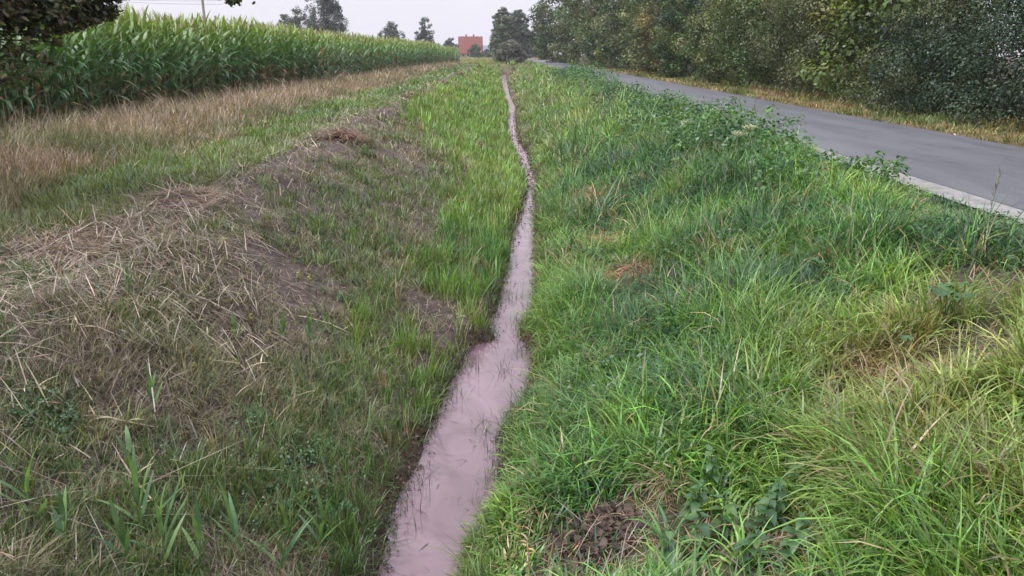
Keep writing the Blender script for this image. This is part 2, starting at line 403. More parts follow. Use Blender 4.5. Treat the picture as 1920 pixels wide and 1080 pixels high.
# long lush grass on the bank towards the road
def acc_lush(x, y):
    d = x-w_right(y)
    a = sstep(.02, .25+.006*np.maximum(y-15,0), d)*(x < ROAD_L+.05+.22*(fbm(y, x, 1.5)-.5)+road_bend(y))*(y < 125)
    return a*(1-.99*inspot(BARE, x, y))*(1-.55*inspot(DEAD, x, y))*(1-.92*inspot(NETT, x, y))
def col_lush(x, y):
    d = x-w_right(y)
    c = mixcol(x, y, [(.030, .085, .038), G_BLUE, G_MID, G_LIT, G_LIT, G_YEL], 1.1, 4., .22)
    w = sstep(1.0, .2, d)[:, None]*.6; c = c*(1-w)+np.array(G_FRESH)*.8*w
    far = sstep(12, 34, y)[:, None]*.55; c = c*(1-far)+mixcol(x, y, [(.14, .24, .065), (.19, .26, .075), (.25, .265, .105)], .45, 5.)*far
    corner = (sstep(1.2, 2.6, x)*sstep(6.2, 4.6, y))[:, None]
    c = c*(1-corner)+mixcol(x, y, [G_LIT, G_YEL, (.17, .27, .045), (.20, .26, .06), (.23, .235, .085)], 2.2, 9., .28)*corner
    dd = inspot(DEAD, x, y)[:, None]; dd = dd*(.35+.65*rng.random(len(x)))[:, None]; c = c*(1-dd)+np.array((.21, .135, .07))*dd
    dry = (rng.random(len(x)) < .07)[:, None]; c = np.where(dry, np.array(STRAW)*.85, c)
    return c
L_lush = lambda x, y: (.15+.20*sstep(.08, .7, x-w_right(y))+.08*sstep(5, 9, y))*(1-.35*sstep(4.6, 3.6, y)*(x < 1.7))*(.45+1.1*fbm(x, y+7, 1.5))*(1-.62*sstep(ROAD_L-1.3, ROAD_L-.35, x)*sstep(15, 10, y))*(1-.4*sstep(ROAD_L-1.0, ROAD_L-.3, x))*(1-.35*inspot(DEAD, x, y))
total += tufted('long_grass', 46000, 13, 2.2, 125, acc_lush, L_lush, .0088, col_lush, .42, 1.45, M_GRASS,
                'long lush green grass covering the bank between the ditch and the road', 'grass', .075, 5, a0=-8, a1=50, outward=.7, cj=.30, wide=.45)
# upright bright grass on the near-water and far part of the field-side bank
def acc_left(x, y):
    d = w_left(y)-x
    band = sstep(.03, .16+.004*np.maximum(y-12,0), d)*sstep(1.25, .75, d-.35*(fbm(x, y, .7)-.5)*2)*np.interp(y, [3, 6, 9, 14], [.46, .42, .75, 1.0])
    far = sstep(13, 24, y+3*(fbm(x, y, .5)-.5)+(x-LEFT_TOP-1.4)*4)*(x > LEFT_TOP-.1)
    a = np.maximum(band, far)*(d > .02+.16*sstep(11, 8, y)*fbm(x, y, 1.2))*(y < 118)*(1-.85*WIN(x, y))
    return a*(1-.97*inspot(BARE, x, y))
def col_left(x, y):
    c = mixcol(x, y, [G_MID, G_LIT, G_FRESH, G_FRESH, (.165, .26, .045)], .9, 14.)
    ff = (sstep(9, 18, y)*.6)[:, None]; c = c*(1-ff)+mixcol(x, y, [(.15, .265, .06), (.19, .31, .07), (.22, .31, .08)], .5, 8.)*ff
    n = sstep(7.5, 4.5, y)[:, None]*.75; c = c*(1-n)+mixcol(x, y, [(.05, .10, .03), (.07, .125, .04), (.10, .16, .05)], 2., 3.)*n
    dry = (rng.random(len(x)) < .06)[:, None]; return np.where(dry, np.array(STRAW)*.8, c)
total += tufted('bank_grass', 30000, 11, 2.2, 118, acc_left, lambda x, y: .24*(.7+.7*fbm(x, y, 1.2))*np.interp(y, [3, 7, 12], [.66, .88, 1.15]), .0058, col_left, .16, .55, M_GRASS,
                'upright fresh green grass on the lower bank left of the ditch water', 'grass', .05, 4, a0=-36, a1=6)
# fringe that hangs over the waterline on both sides
x, y, r = scatter(60000, 3.2, 60, -30, 12); dl = w_left(y)-x; dr = x-w_right(y)
m = ((dl > 0) & (dl < .16) | (dr > 0) & (dr < .20)) & (rng.random(len(x)) < .25+.9*sstep(.35, .6, fbm(x, y, 1.4)))
x, y, r, dl, dr = keep(m, x, y, r, dl, dr); k = 9; n = len(x)*k
bx = np.repeat(x, k)+rng.normal(0, .03, n); by = np.repeat(y, k)+rng.normal(0, .04, n); lf = np.repeat(dl, k) > 0
ok = off_water(bx, by, -.01); ok2 = rng.random(len(bx)) < np.where(lf, .30+.3*(by > 9), .45); ok &= ok2; bx, by, lf = bx[ok], by[ok], lf[ok]; n = len(bx)
az = np.where(lf, 0., PI)+rng.normal(0, 1.0, n); th0 = np.abs(rng.normal(.45, .3, n)); th1 = th0+np.abs(rng.normal(1.0, .5, n))
c = np.where(lf[:, None], mixcol(bx, by, [(.05, .045, .025), (.055, .085, .028), (.08, .15, .035), (.13, .22, .04)], 1.4, 2.), mixcol(bx, by, [(.055, .10, .03), (.10, .17, .04), (.15, .24, .045), (.14, .13, .06)], 1.4, 7.))
V, Q, C = blades(np.stack([bx, by, np.maximum(terrain(bx, by), WATER_Z)-.01], 1), np.where(lf, .13, .11)*np.exp(rng.normal(0, .4, n)), np.maximum(.006*rng.uniform(.5, 1.4, n), .0009*by), az, th0, th1, c, c*1.08, 4)
V[:, 2] = np.maximum(V[:, 2], WATER_Z+.003)
tagp(link('waterside_grass', write_mesh('waterside_grass', V, Q, C, M_GRASS)), 'grass fringe drooping over the edges of the ditch water', 'grass', kind='stuff')
# sparse shoots and fine dead grass over the trodden slope
def acc_sparse(x, y):
    d = w_left(y)-x
    return (d > .5)*(x > LEFT_TOP-1.2)*(y < 26)*(1-.8*WIN(x, y))*(sstep(.34, .58, fbm(x+5, y, 1.3)))*(1-.9*inspot(BARE, x, y))*.72*(1-.1*sstep(6, 4.8, y))*(1-.45*sstep(LEFT_TOP+.9, LEFT_TOP, x))
total += tufted('grass_shoots', 32000, 8, 2.0, 26, acc_sparse, lambda x, y: .13*(.6+.9*fbm(x, y, 2.)), .0068,
                lambda x, y: mixcol(x, y, [(.055, .11, .040), (.07, .135, .045), (.10, .18, .045), (.15, .20, .055), (.10, .17, .06)], 2.5, 2., .3), .22, .6, M_GRASS,
                'scattered green grass shoots on the brown trodden slope left of the ditch', 'grass', .045, 3, a0=-52, a1=2)
def acc_dead(x, y):
    d = w_left(y)-x
    return (d > .35)*(x > LEFT_TOP-1.8)*(y < 30)*(1-.7*WIN(x, y))*(.25+.75*sstep(.35, .6, fbm(x+50, y, .9)))
total += tufted('withered_grass', 44000, 9, 2.0, 30, acc_dead, lambda x, y: .10+.12*fbm(x, y, 1.), .0032,
                lambda x, y: mixcol(x, y, [(.13, .115, .09), (.18, .16, .11), (.25, .205, .15), (.13, .165, .06), (.20, .165, .12), (.12, .15, .06)], 1.6, 21., .3), .6, .9, M_DRY,
                'short withered brown grass on the slope left of the ditch', 'grass', .06, 3, a0=-54, a1=3, wmin=.0009)
# tan meadow strip along the corn
def acc_meadow(x, y):
    n = fbm(x, y, .5)
    return (x > -10.0)*(x < -5.2-.6*(n-.5)*2)*(y < 112)*(1-.8*sstep(.2, .5, (x+5.6)+.9*(n-.5)*2)*(y > 8))
def col_meadow(x, y):
    c = mixcol(x, y, [(.29, .225, .18), (.35, .28, .22), (.30, .245, .20), (.23, .205, .14), (.13, .155, .08)], .55, 33., .22)
    e = sstep(-8.6, -9.4, x)[:, None]*(.5+.5*(fbm(x, y, .3) > .5))[:, None]*.7; c = c*(1-e)+np.array((.10, .15, .07))*e
    return c
total += tufted('meadow_grass', 34000, 13, 5.5, 115, acc_meadow, lambda x, y: (.36+.16*fbm(x, y, .4))*(1-.55*sstep(-6.8, -5.2, x)), .0035, col_meadow, .22, .75, M_DRY,
                'tall dry tan grass along the foot of the corn field', 'grass', .10, 3, a0=-62, a1=-1, wmin=.0009, down=-.6)
# green turf track between meadow and windrow
def acc_track(x, y): return (1-.85*WIN(x, y))*(x > -6.0)*(x < -3.5-.5*sstep(9, 6, y))*(y > 5)*(y < 100)*(.35+.65*sstep(.35, .6, fbm(x+9, y, .6)))*(1-.65*sstep(10, 7, y))
total += tufted('turf', 42000, 9, 5.0, 100, acc_track, lambda x, y: .12+.12*fbm(x, y, .7), .0055,
                lambda x, y: mixcol(x, y, [(.07, .125, .045), (.10, .18, .05), (.125, .22, .05), (.16, .215, .065)], .6, 6.)*(1-.45*sstep(12, 7, y))[:, None]+np.array([.055, .045, .028])*sstep(12, 7, y)[:, None], .3, .7, M_GRASS,
                'short green grass between the mown stalks and the dry meadow strip', 'grass', .08, 3, a0=-58, a1=-1)
# grass verge in front of the hedge
def acc_verge(x, y): xx = x-road_bend(y); return (xx > ROAD_R+.04)*(xx < 12.2)*(y < 120)*(.30+.7*sstep(.3, .6, fbm(x, y, .8)))
total += tufted('verge_grass', 22000, 9, 11, 125, acc_verge, lambda x, y: .09+.12*fbm(x, y, .6)+.12*sstep(10., 11.2, x), .005,
                lambda x, y: mixcol(x, y, [(.075, .13, .035), (.11, .17, .045), (.17, .18, .06), (.26, .20, .10)], .7, 12., .25), .3, .8, M_DRY,
                'yellowing grass verge between the asphalt road and the hedge', 'grass', .08, 3, a0=2, a1=52)
# far field turf
total += tufted('field_grass', 9000, 7, 95, 260, lambda x, y: (x > -40)*(x < 4.)*(y > 108)*1.0, lambda x, y: .25+0*x, .03,
                lambda x, y: mixcol(x, y, [(.14, .19, .06), (.20, .22, .08), (.24, .22, .10)], .1, 12., .25), .2, .5, M_GRASS,
                'pale green meadow beyond the end of the ditch', 'grass', .15, 2, a0=-16, a1=4)
# lying straw: windrow, slope and path scraps
def straw(name, n, r0, r1, acc, Lm, W, cols, label, a0, a1, lift=.02, tilt=.12, wmin=.0009, bendv=.35, dirn=None):
    x, y, r = scatter(n, r0, r1, a0, a1)
    m = (rng.random(n) < acc(x, y)) & off_water(x, y, -.02); x, y, r = keep(m, x, y, r); n = len(x)
    L = Lm*np.exp(rng.normal(0, .45, n)); az = rng.random(n)*2*PI
    if dirn is not None: az = np.where(rng.random(n) < .6, dirn+rng.normal(0, .5, n), az)
    e = .05; gx = (terrain(x+e*np.cos(az), y+e*np.sin(az))-terrain(x, y))/e
    th0 = PI/2-np.arctan(gx)-np.abs(rng.normal(0, tilt, n)); th1 = th0+np.abs(rng.normal(0, bendv, n))
    P = np.stack([x, y, terrain(x, y)+lift*rng.random(n)*(1+.9*sstep(9, 20, y)*(lift > .1))], 1)
    c = pal(n, cols, .22)
    V, Q, C = blades(P, L, np.maximum(W*rng.uniform(.5, 1.6, n), wmin*r), az, th0, th1, c, c*rng.uniform(.85, 1.15, (n, 1)), segs=3, prof=np.array([.8, 1, .9, .3]))
    V[:, 2] = np.maximum(V[:, 2], terrain(V[:, 0], V[:, 1])+.004)
    o = link(name, write_mesh(name, V, Q, C, M_DRY)); tagp(o, label, 'straw', kind='stuff'); return n
WC = lambda y: -3.25+.35*(fbm(y*0, y, .35)-.5)
def acc_wind(x, y):
    w = .40+.62*sstep(9, 5.5, y); return np.exp(-((x-WC(y)+.1*sstep(9, 5, y))/w)**2)*(y < 95)*(.75+.4*sstep(.35, .6, fbm(x*0+5, y, .8)+.25*sstep(14, 7, y)))*(1-.8*sstep(5.3, 4.5, y))
total += straw('mown_stalks', 85000, 3.0, 95, acc_wind, .19, .0052, [GREYST, (.35, .285, .235), (.28, .215, .175), (.22, .175, .155), (.42, .365, .32), (.15, .11, .10)],
               'swath of mown grey tan stalks lying along the top of the left bank', -58, 0, .13, .25)
def acc_litter(x, y): return (x < w_left(y)-.25)*(x > LEFT_TOP-2.0)*(y < 24)*(.25+.75*sstep(.38, .62, fbm(x+70, y, 1.4)))
total += straw('straw_litter', 36000, 2.0, 24, acc_litter, .11, .0036, [GREYST, TAN, (.22, .175, .145), (.14, .11, .10), (.36, .30, .235)],
               'fine dead straw strewn over the slope left of the ditch', -55, 3, .025, .15)
def acc_path(x, y): return np.maximum(inspot(BARE[3:5], x, y, .6)*1.0, inspot(BARE[1:3]+DEAD, x, y)*.6)*(x > 0)
total += straw('straw_scraps', 26000, 2.2, 16, acc_path, .13, .0042, [GREYST, TAN, STRAW, RUST, (.24, .19, .16)],
               'dead straw lying in the bare patches of the right bank', 0, 52, .04, .3)

# small dead leaves on the slope and along the road verge: folded diamonds
def leaf_quads(P, size, nrm, cols, aspect=.55, fold=.15):
    n = len(P); nrm = nrm/np.linalg.norm(nrm, axis=1)[:, None]
    r = rng.normal(size=(n, 3)); u = np.cross(nrm, r); u /= np.linalg.norm(u, axis=1)[:, None]+1e-9; v = np.cross(nrm, u)
    s = size[:, None]*.5
    V = np.stack([P-u*s, P+v*s*aspect+nrm*s*fold, P+u*s, P-v*s*aspect+nrm*s*fold], 1)
    Q = np.arange(n*4).reshape(n, 4)
    return V.reshape(-1, 3), Q, np.repeat(cols, 4, 0)
x, y, r = scatter(48000, 2.0, 22, -54, 3)
m = (x < w_left(y)-.2) & (x > LEFT_TOP-1.5) & (rng.random(len(x)) < .2+.8*sstep(.4, .6, fbm(x+11, y, 1.7)))
x, y, r = keep(m, x, y, r); n = len(x)
P = np.stack([x, y, terrain(x, y)+.012+.02*rng.random(n)], 1); nn = rng.normal(0, .45, (n, 3)); nn[:, 2] = 1
V, Q, C = leaf_quads(P, np.maximum(.022*rng.uniform(.6, 1.6, n), .0016*r), nn, pal(n, [(.13, .095, .10), (.19, .145, .145), (.09, .06, .055), (.24, .19, .17), (.15, .085, .06)], .25))
tagp(link('leaf_litter', write_mesh('leaf_litter', V, Q, C, M_DRY)), 'small dry dead leaves scattered on the brown slope', 'leaves', kind='stuff')
x, y, r = scatter(4500, 11, 70, 8, 50); m = (x > ROAD_R-.25) & (x < 11.2) & (rng.random(len(x)) < np.exp(-np.abs(x-ROAD_R-.3)/.5)); x, y, r = keep(m, x, y, r); n = len(x)
P = np.stack([x, y, np.maximum(terrain(x, y), .035)+.02+.03*rng.random(n)], 1); nn = rng.normal(0, .4, (n, 3)); nn[:, 2] = 1
V, Q, C = leaf_quads(P, np.maximum(.06*rng.uniform(.6, 1.3, n), .0016*r), nn, pal(n, [(.30, .20, .10), (.36, .26, .15), (.22, .13, .07), (.42, .36, .28)], .25))
tagp(link('fallen_leaves', write_mesh('fallen_leaves', V, Q, C, M_DRY)), 'fallen brown leaves along the hedge side edge of the road', 'leaves', kind='stuff')

# herbs (nettle, yarrow, goosegrass) massed on the crest beside the road
def herbs(name, n, accept, hf, cols, size, label, r0=3, r1=70, a0=0, a1=50, nleaf=26, wid=.13, asp=.6):
    x, y, r = scatter(n, r0, r1, a0, a1); m = rng.random(n) < accept(x, y); x, y, r = keep(m, x, y, r); n = len(x)
    h = hf(x, y)*rng.uniform(.6, 1.25, n); ti = np.repeat(np.arange(n), nleaf); k = len(ti)
    t = rng.random(k)**.7; a = rng.random(k)*2*PI; rad = wid*np.clip(r[ti]/9, 1, 2.2)*(1.1-.5*t)*np.sqrt(rng.random(k))
    P = np.stack([x[ti]+np.cos(a)*rad, y[ti]+np.sin(a)*rad, terrain(x[ti], y[ti])+h[ti]*t+.02], 1)
    nn = np.stack([np.cos(a)*.7, np.sin(a)*.7, np.ones(k)], 1)+rng.normal(0, .35, (k, 3))
    c = mixcol(x, y, cols, .9, 41., .3)[ti]*np.exp(rng.normal(0, .2, (k, 1)))
    V, Q, C = leaf_quads(P, np.maximum(size*rng.uniform(.6, 1.4, k), .0024*r[ti]), nn, c, asp)
    tagp(link(name, write_mesh(name, V, Q, C, M_GRASS)), label, 'herbs', kind='stuff'); return k
crest = lambda x, y: np.exp(-((x-4.05)/.75)**2)*(y > 9.3)*(y < 62)*sstep(.30, .52, fbm(x+3, y, .55)+.12*sstep(9, 13, y)+.15*sstep(30, 34, y))*(x < ROAD_L-.2)
total += herbs('wild_herbs', 11000, crest, lambda x, y: (.26+.34*fbm(x, y, .45))*(.75+.45*sstep(9, 14, y))+.42*sstep(31, 35, y)*sstep(50, 45, y), [(.03, .085, .028), (.045, .12, .032), (.07, .17, .038), (.10, .21, .045)], .070,
               'dark green nettles and herbs massed along the bank top beside the road', r0=6.5, r1=62, a0=2, a1=42, nleaf=40)
slope = lambda x, y: (x > w_right(y)+.5)*(x < 4.6)*(y > 5)*(y < 40)*sstep(.46, .62, fbm(x+90, y, .9))*.9
total += herbs('creeping_herbs', 6000, slope, lambda x, y: .18+.12*fbm(x, y, .9), [(.03, .085, .034), (.05, .12, .038), (.09, .16, .045)], .045,
               'low leafy herbs growing through the grass of the right bank', r0=4.5, r1=40, a0=0, a1=46, nleaf=26, asp=.4)
def mossy(x, y):
    q = np.zeros_like(x)
    for px, py, rd in ((560, 930, .22), (585, 860, .16), (530, 900, .12), (80, 800, .14), (620, 640, .12), (640, 560, .14), (480, 800, .1), (400, 735, .08)):
        sx, sy = hit(px, py); q = np.maximum(q, np.exp(-((x-sx)**2+(y-sy)**2)/rd**2))
    return q
total += herbs('chickweed', 9000, mossy, lambda x, y: .07+.07*fbm(x, y, 2.), [(.025, .085, .022), (.04, .115, .028), (.06, .14, .035)], .02,
               'low dark green chickweed mats on the slope left of the water', r0=2.2, r1=9, a0=-40, a1=0, nleaf=30, wid=.05)
# pale wild flowers at the foot of the corn
fx, fy = hit(605, 150)
n = 1500; x = fx+rng.normal(0, .75, n); y = fy+rng.normal(0, 3.0, n)
P = np.stack([x, y, terrain(x, y)+.25+.55*rng.random(n)], 1); nn = rng.normal(0, .6, (n, 3)); nn[:, 2] += .6
V, Q, C = leaf_quads(P, .075*rng.uniform(.6, 1.2, n), nn, pal(n, [(.62, .58, .68), (.7, .68, .72), (.10, .16, .07), (.12, .19, .08)], .15), .8)
tagp(link('pale_wildflowers', write_mesh('pale_wildflowers', V, Q, C, M_DRY)), 'patch of pale lilac white wildflowers at the foot of the corn', 'flowers', kind='stuff')
# stems and scraps standing and floating in the water
n = 260; y = 3.8*(13/3.8)**rng.random(n); y = y[fbm(y*0+4, y, 1.6) > rng.random(n)*.8]; n = len(y); e = rng.random(n)**3.6*.5
e = np.where(rng.random(n) < .65, 1-e, e); x = w_left(y)+(w_right(y)-w_left(y))*e
L = .10*np.exp(rng.normal(0, .5, n)); th0 = np.where(rng.random(n) < .55, 1.5, rng.uniform(.1, 1.2, n))
c = pal(n, [(.035, .03, .028), (.06, .045, .035), (.05, .075, .03), (.09, .11, .04)], .25)
V, Q, C = blades(np.stack([x, y, np.full(n, WATER_Z+.004)], 1), L, .004*rng.uniform(.6, 1.8, n), rng.random(n)*2*PI, th0, th0+rng.normal(0, .25, n), c, c, 3)
V[:, 2] = np.maximum(V[:, 2], WATER_Z+.003)
VW, QW, CW = V, Q, C
cl_ = [(900, 810), (925, 850), (935, 790), (950, 700), (930, 880), (905, 940), (770, 930), (790, 900), (760, 975), (965, 560), (975, 610), (990, 660), (845, 745), (880, 690)]
n = 420; k = rng.integers(0, len(cl_), n); hx = np.array([hit_z(px, py, WATER_Z) for px, py in cl_])
x = hx[k, 0]+rng.normal(0, .06, n); y = hx[k, 1]+rng.normal(0, .11, n); th0 = np.abs(rng.normal(.5, .45, n)); c = pal(n, [(.03, .028, .025), (.05, .045, .03), (.05, .08, .03), (.08, .12, .04)], .25)
V, Q, C = blades(np.stack([x, y, np.full(n, WATER_Z-.01)], 1), .13*np.exp(rng.normal(0, .45, n)), .0045*rng.uniform(.5, 1.5, n), rng.random(n)*2*PI, th0, th0+np.abs(rng.normal(.6, .5, n)), c, c, 4)
V[:, 2] = np.maximum(V[:, 2], WATER_Z-.01); acc = Acc(); acc.add(VW, QW, CW); acc.add(V, Q, C); V, Q, C = acc.get()
tagp(link('water_weeds', write_mesh('water_weeds', V, Q, C, M_GRASS)), 'dark dead stems and blades standing and floating in the muddy water', 'weeds', kind='stuff')
# crumbs of wet earth along the waterline
n = 5200; y = 3.6*(40/3.6)**rng.random(n); sd = rng.random(n) < .6
x = np.where(sd, w_left(y)+rng.normal(-.025, .04, n)*np.clip(y/6, 1, 3), w_right(y)+rng.normal(.01, .02, n)*np.clip(y/6, 1, 3))
P = np.stack([x, y, np.maximum(terrain(x, y), WATER_Z)+.012], 1); nn = rng.normal(0, .7, (n, 3)); nn[:, 2] = 1
V, Q, C = leaf_quads(P, .020*rng.uniform(.4, 1.7, n)*np.clip(y/9, .8, 2.2), nn, pal(n, [(.03, .02, .016), (.05, .032, .024), (.10, .05, .03), (.04, .03, .028)], .25), .8, .6)
tagp(link('mud_crumbs', write_mesh('mud_crumbs', V, Q, C, M_STALK)), 'dark wet clods and root scraps along the waterline', 'mud', kind='stuff')

# ------------------------------------------------------------------ straw heaps, dead grass clumps (things)
def heap(px, py, rad, h, n, cols, name, label, cat='heap', st=1.3, group=None, Lm=.22, W=.006):
    if name == 'straw_heap': h *= .62; rad *= 1.15
    x0, y0 = hit(px, py); z0 = gz(x0, y0)
    g = np.linspace(0, 1, 7); a = np.linspace(0, 2*PI, 18, endpoint=False); V = []
    for q in g:
        for t in a:
            f = 1+.25*math.sin(3*t+px)+.12*math.sin(5*t+py); X = math.cos(t)*rad*q*f; Y = math.sin(t)*rad*q*st*f
            V.append((X, Y, gz(x0+X, y0+Y)-z0+h*(1-q**1.7)-.015))
    V = np.array(V); Q = np.array([(i*18+j, i*18+(j+1) % 18, (i+1)*18+(j+1) % 18, (i+1)*18+j) for i in range(6) for j in range(18)])
    acc = Acc(); acc.add(V, Q, np.tile(np.array(cols[0])*.45, (len(V), 1)))
    q = np.sqrt(rng.random(n)); t = rng.random(n)*2*PI; X = np.cos(t)*rad*q; Y = np.sin(t)*rad*st*q
    Z = terrain(x0+X, y0+Y)-z0+h*(1-q**1.7)+.02*rng.random(n)
    az = np.where(rng.random(n) < .5, t+rng.normal(0, .6, n), rng.random(n)*2*PI)
    th0 = PI/2-.12+rng.normal(0, .2, n); c = pal(n, cols, .25)
    d = math.hypot(x0, y0)
    acc.add(*blades(np.stack([X, Y, Z], 1), Lm*np.exp(rng.normal(0, .4, n)), np.maximum(W*rng.uniform(.5, 1.5, n), .0011*d), az, th0, th0+np.abs(rng.normal(.35, .3, n)), c, c*1.1, 3))
    o = link(name, acc.mesh(name, M_DRY), loc=(x0, y0, z0)); tagp(o, label, cat, group); return o
SC = [(.24, .18, .15), (.34, .26, .19), (.20, .13, .10), (.40, .32, .25), (.15, .10, .085)]
BC = [(.17, .105, .08), (.23, .15, .11), (.12, .075, .06), (.28, .19, .14)]
HG = 'heaps of mown stalks along the bank'
heap(335, 385, .45, .20, 900, SC, 'straw_heap', 'low heap of mown stalks, nearest and largest on the left bank top', group=HG)
heap(645, 262, .42, .24, 800, BC, 'straw_heap', 'dark brown heap of mown stalks beside the end of the green turf', group=HG)
heap(780, 186, .50, .28, 600, BC, 'straw_heap', 'brown stalk heap in the middle distance, beyond the darkest heap', group=HG)
heap(835, 160, .50, .26, 400, BC, 'straw_heap', 'small far brown stalk heap just before the corn narrows away', group=HG)
heap(868, 142, .6, .26, 320, BC, 'straw_heap', 'farthest tiny brown stalk heap on the bank top', group=HG)
heap(90, 480, .50, .14, 1100, SC, 'straw_heap', 'flattened pale stalk heap at the left edge of the photo', group=HG)
RC = [(.24, .135, .075), (.30, .18, .10), (.20, .10, .06), (.36, .25, .15)]
DG = 'dead grass clumps on the right bank'
heap(1135, 468, .24, .13, 420, RC, 'dead_grass_clump', 'upper rust brown clump of flattened dead grass on the right bank', 'dead grass', 1.5, DG, .20, .0045)
heap(1178, 522, .20, .11, 340, RC, 'dead_grass_clump', 'lower rust brown streak of dead grass beside darker reeds on the right bank', 'dead grass', 2.0, DG, .20, .0045)
heap(1115, 378, .20, .12, 260, RC, 'dead_grass_clump', 'small brown dead clump high on the right bank above the two larger ones', 'dead grass', 1.4, DG, .18, .0045)
heap(1352, 305, .22, .22, 240, [(.19, .07, .045), (.25, .10, .06), (.15, .07, .05)], 'dead_grass_clump', 'reddish dead dock clump among nettles near the road', 'dead grass', 1.2, DG, .16, .006)
heap(1250, 592, .13, .09, 160, RC, 'dead_grass_clump', 'little brown withered clump in the middle of the right bank', 'dead grass', 1.2, DG, .13, .004)
heap(1245, 905, .13, .09, 300, [(.30, .24, .15), (.22, .16, .10), (.36, .29, .19)], 'dead_grass_clump', 'pale curled dead clump above the bare earth near the water', 'dead grass', 1.2, DG, .14, .0035)
heap(1000, 245, .35, .15, 220, BC, 'dead_grass_clump', 'brown earth and root clump beside the narrow far water', 'dead grass', 2.5, DG, .18, .006)
heap(865, 385, .22, .12, 200, RC, 'dead_grass_clump', 'rusty dead clump in the bright grass left of the water', 'dead grass', 1.5, None, .18, .0045)
# heap of dug earth near the bottom edge
x0, y0 = hit(1120, 1005); z0 = gz(x0, y0)
acc = Acc()
for i in range(520):
    a = rng.random()*2*PI; q = rng.random()**.6; X = math.cos(a)*.27*q; Y = math.sin(a)*.27*q; s = .004+.018*rng.random()**2.2
    V, Q, C = box(0, 0, 0, s*2, s*1.6, s*1.2, np.array([(.050, .032, .026), (.075, .05, .04), (.10, .065, .05), (.035, .024, .02)][i % 4]))
    V = V*rng.uniform(.45, 1.5, (8, 3)); r1 = rng.random()*PI; ca, sa = math.cos(r1), math.sin(r1)
    V = np.stack([V[:, 0]*ca-V[:, 1]*sa, V[:, 0]*sa+V[:, 1]*ca, V[:, 2]+.3*V[:, 0]], 1)
    acc.add(V+np.array([X, Y, gz(x0+X, y0+Y)-z0+.05*(1-q*q)+.005]), Q, C)
n = 170; q = np.sqrt(rng.random(n)); t_ = rng.random(n)*2*PI; X = np.cos(t_)*.28*q; Y = np.sin(t_)*.28*q
c = pal(n, [(.16, .11, .08), (.10, .07, .055), (.30, .23, .17), (.22, .13, .09)], .25); th0 = PI/2+rng.normal(-.15, .25, n)
acc.add(*blades(np.stack([X, Y, terrain(x0+X, y0+Y)-z0+.05*(1-q*q)+.012], 1), .07*np.exp(rng.normal(0, .5, n)), .003*rng.uniform(.6, 1.5, n), rng.random(n)*2*PI, th0, th0+rng.normal(.1, .3, n), c, c, 3))
V, Q, C = acc.get(); me = write_mesh('earth_mound', V, Q, C, M_DRY, smooth=False)
o = link('earth_mound', me, loc=(x0, y0, z0)); tagp(o, 'crumbly mound of dark dug earth beside the water at the bottom', 'earth')

# ------------------------------------------------------------------ reed shoots at the bottom left
def reed(px, py, h, nl, label, lean=0., seed=0, cols=((.10, .19, .07), (.13, .24, .07), (.08, .16, .075))):
    x0, y0 = hit(px, py); z0 = gz(x0, y0); rr = np.random.default_rng(100+seed)
    t = empty('reed_shoot', (x0, y0, z0-.01), label, 'reed', 'young reed shoots on the left bank')
    hs = h*.6; lx = math.sin(lean)
    V, Q, C = tube([(0, 0, 0), (lx*hs*.5, 0, hs*.5), (lx*hs*1.1, 0, hs)], [.0045, .004, .0025], 6, (.10, .17, .06))
    link('stem', write_mesh('stem', V, Q, C, M_STALK), t)
    f = np.linspace(.12, 1, nl); P = np.stack([lx*hs*1.1*f, 0*f, hs*f], 1)
    az = np.arange(nl)*PI+rr.normal(0, .5, nl)+seed; th0 = np.interp(f, [0, 1], [.75, .12])+rr.normal(0, .08, nl); th1 = th0+np.abs(rr.normal(.35, .25, nl))
    c = np.array([cols[i % len(cols)] for i in range(nl)])*rr.uniform(.8, 1.2, (nl, 1))
    V, Q, C = blades(P, h*.62*rr.uniform(.8, 1.15, nl), np.full(nl, .024)*rr.uniform(.8, 1.25, nl), az, th0, th1, c, c*1.1, 6,
                     np.interp(np.linspace(0, 1, 7), [0, .15, .45, .8, 1], [.45, .9, 1, .55, .04]))
    link('foliage', write_mesh('foliage', V, Q, C, M_GRASS), t)
reeds = [(70, 985, .40, 7, 'tall reed shoot farthest left at the bottom', -.1), (270, 1005, .42, 8, 'bright upright reed shoot standing alone above the bottom edge', 0),
         (120, 1040, .30, 6, 'low spreading reed shoot beside the tall leftmost one', .15), (250, 1078, .34, 7, 'reed shoot at the bottom edge below the bright upright one', -.1),
         (310, 1075, .44, 8, 'slender tall reed shoot with long narrow leaves at the bottom edge', .05), (375, 1070, .36, 6, 'reed shoot with two broad leaves right of the slender one', .1),
         (470, 1060, .42, 8, 'leaning reed shoot whose leaves cross over the dark litter', -.25), (520, 1078, .48, 9, 'large reed with long drooping pale leaf at the bottom', .3),
         (245, 890, .24, 5, 'small reed shoot in the straw above the bright upright one', .1), (590, 1040, .40, 8, 'arching reed beside the chickweed mat', .3),
         (470, 880, .24, 5, 'small reed shoot left of the chickweed mat', -.1), (290, 775, .26, 5, 'thin reed shoot under the pale straw fan', .0),
         (530, 640, .26, 6, 'bluish reed tuft half way up the brown slope', .1), (580, 660, .28, 6, 'green reed tuft right of the bluish tuft on the slope', .1),
         (445, 640, .22, 5, 'reed shoot left of the bluish tuft beside yellow seedlings', -.1), (245, 560, .22, 6, 'small reed tuft near the top of the brown slope', 0)]
for i, (px, py, h, nl, lab, ln) in enumerate(reeds): reed(px, py, h, nl, lab, ln, i)

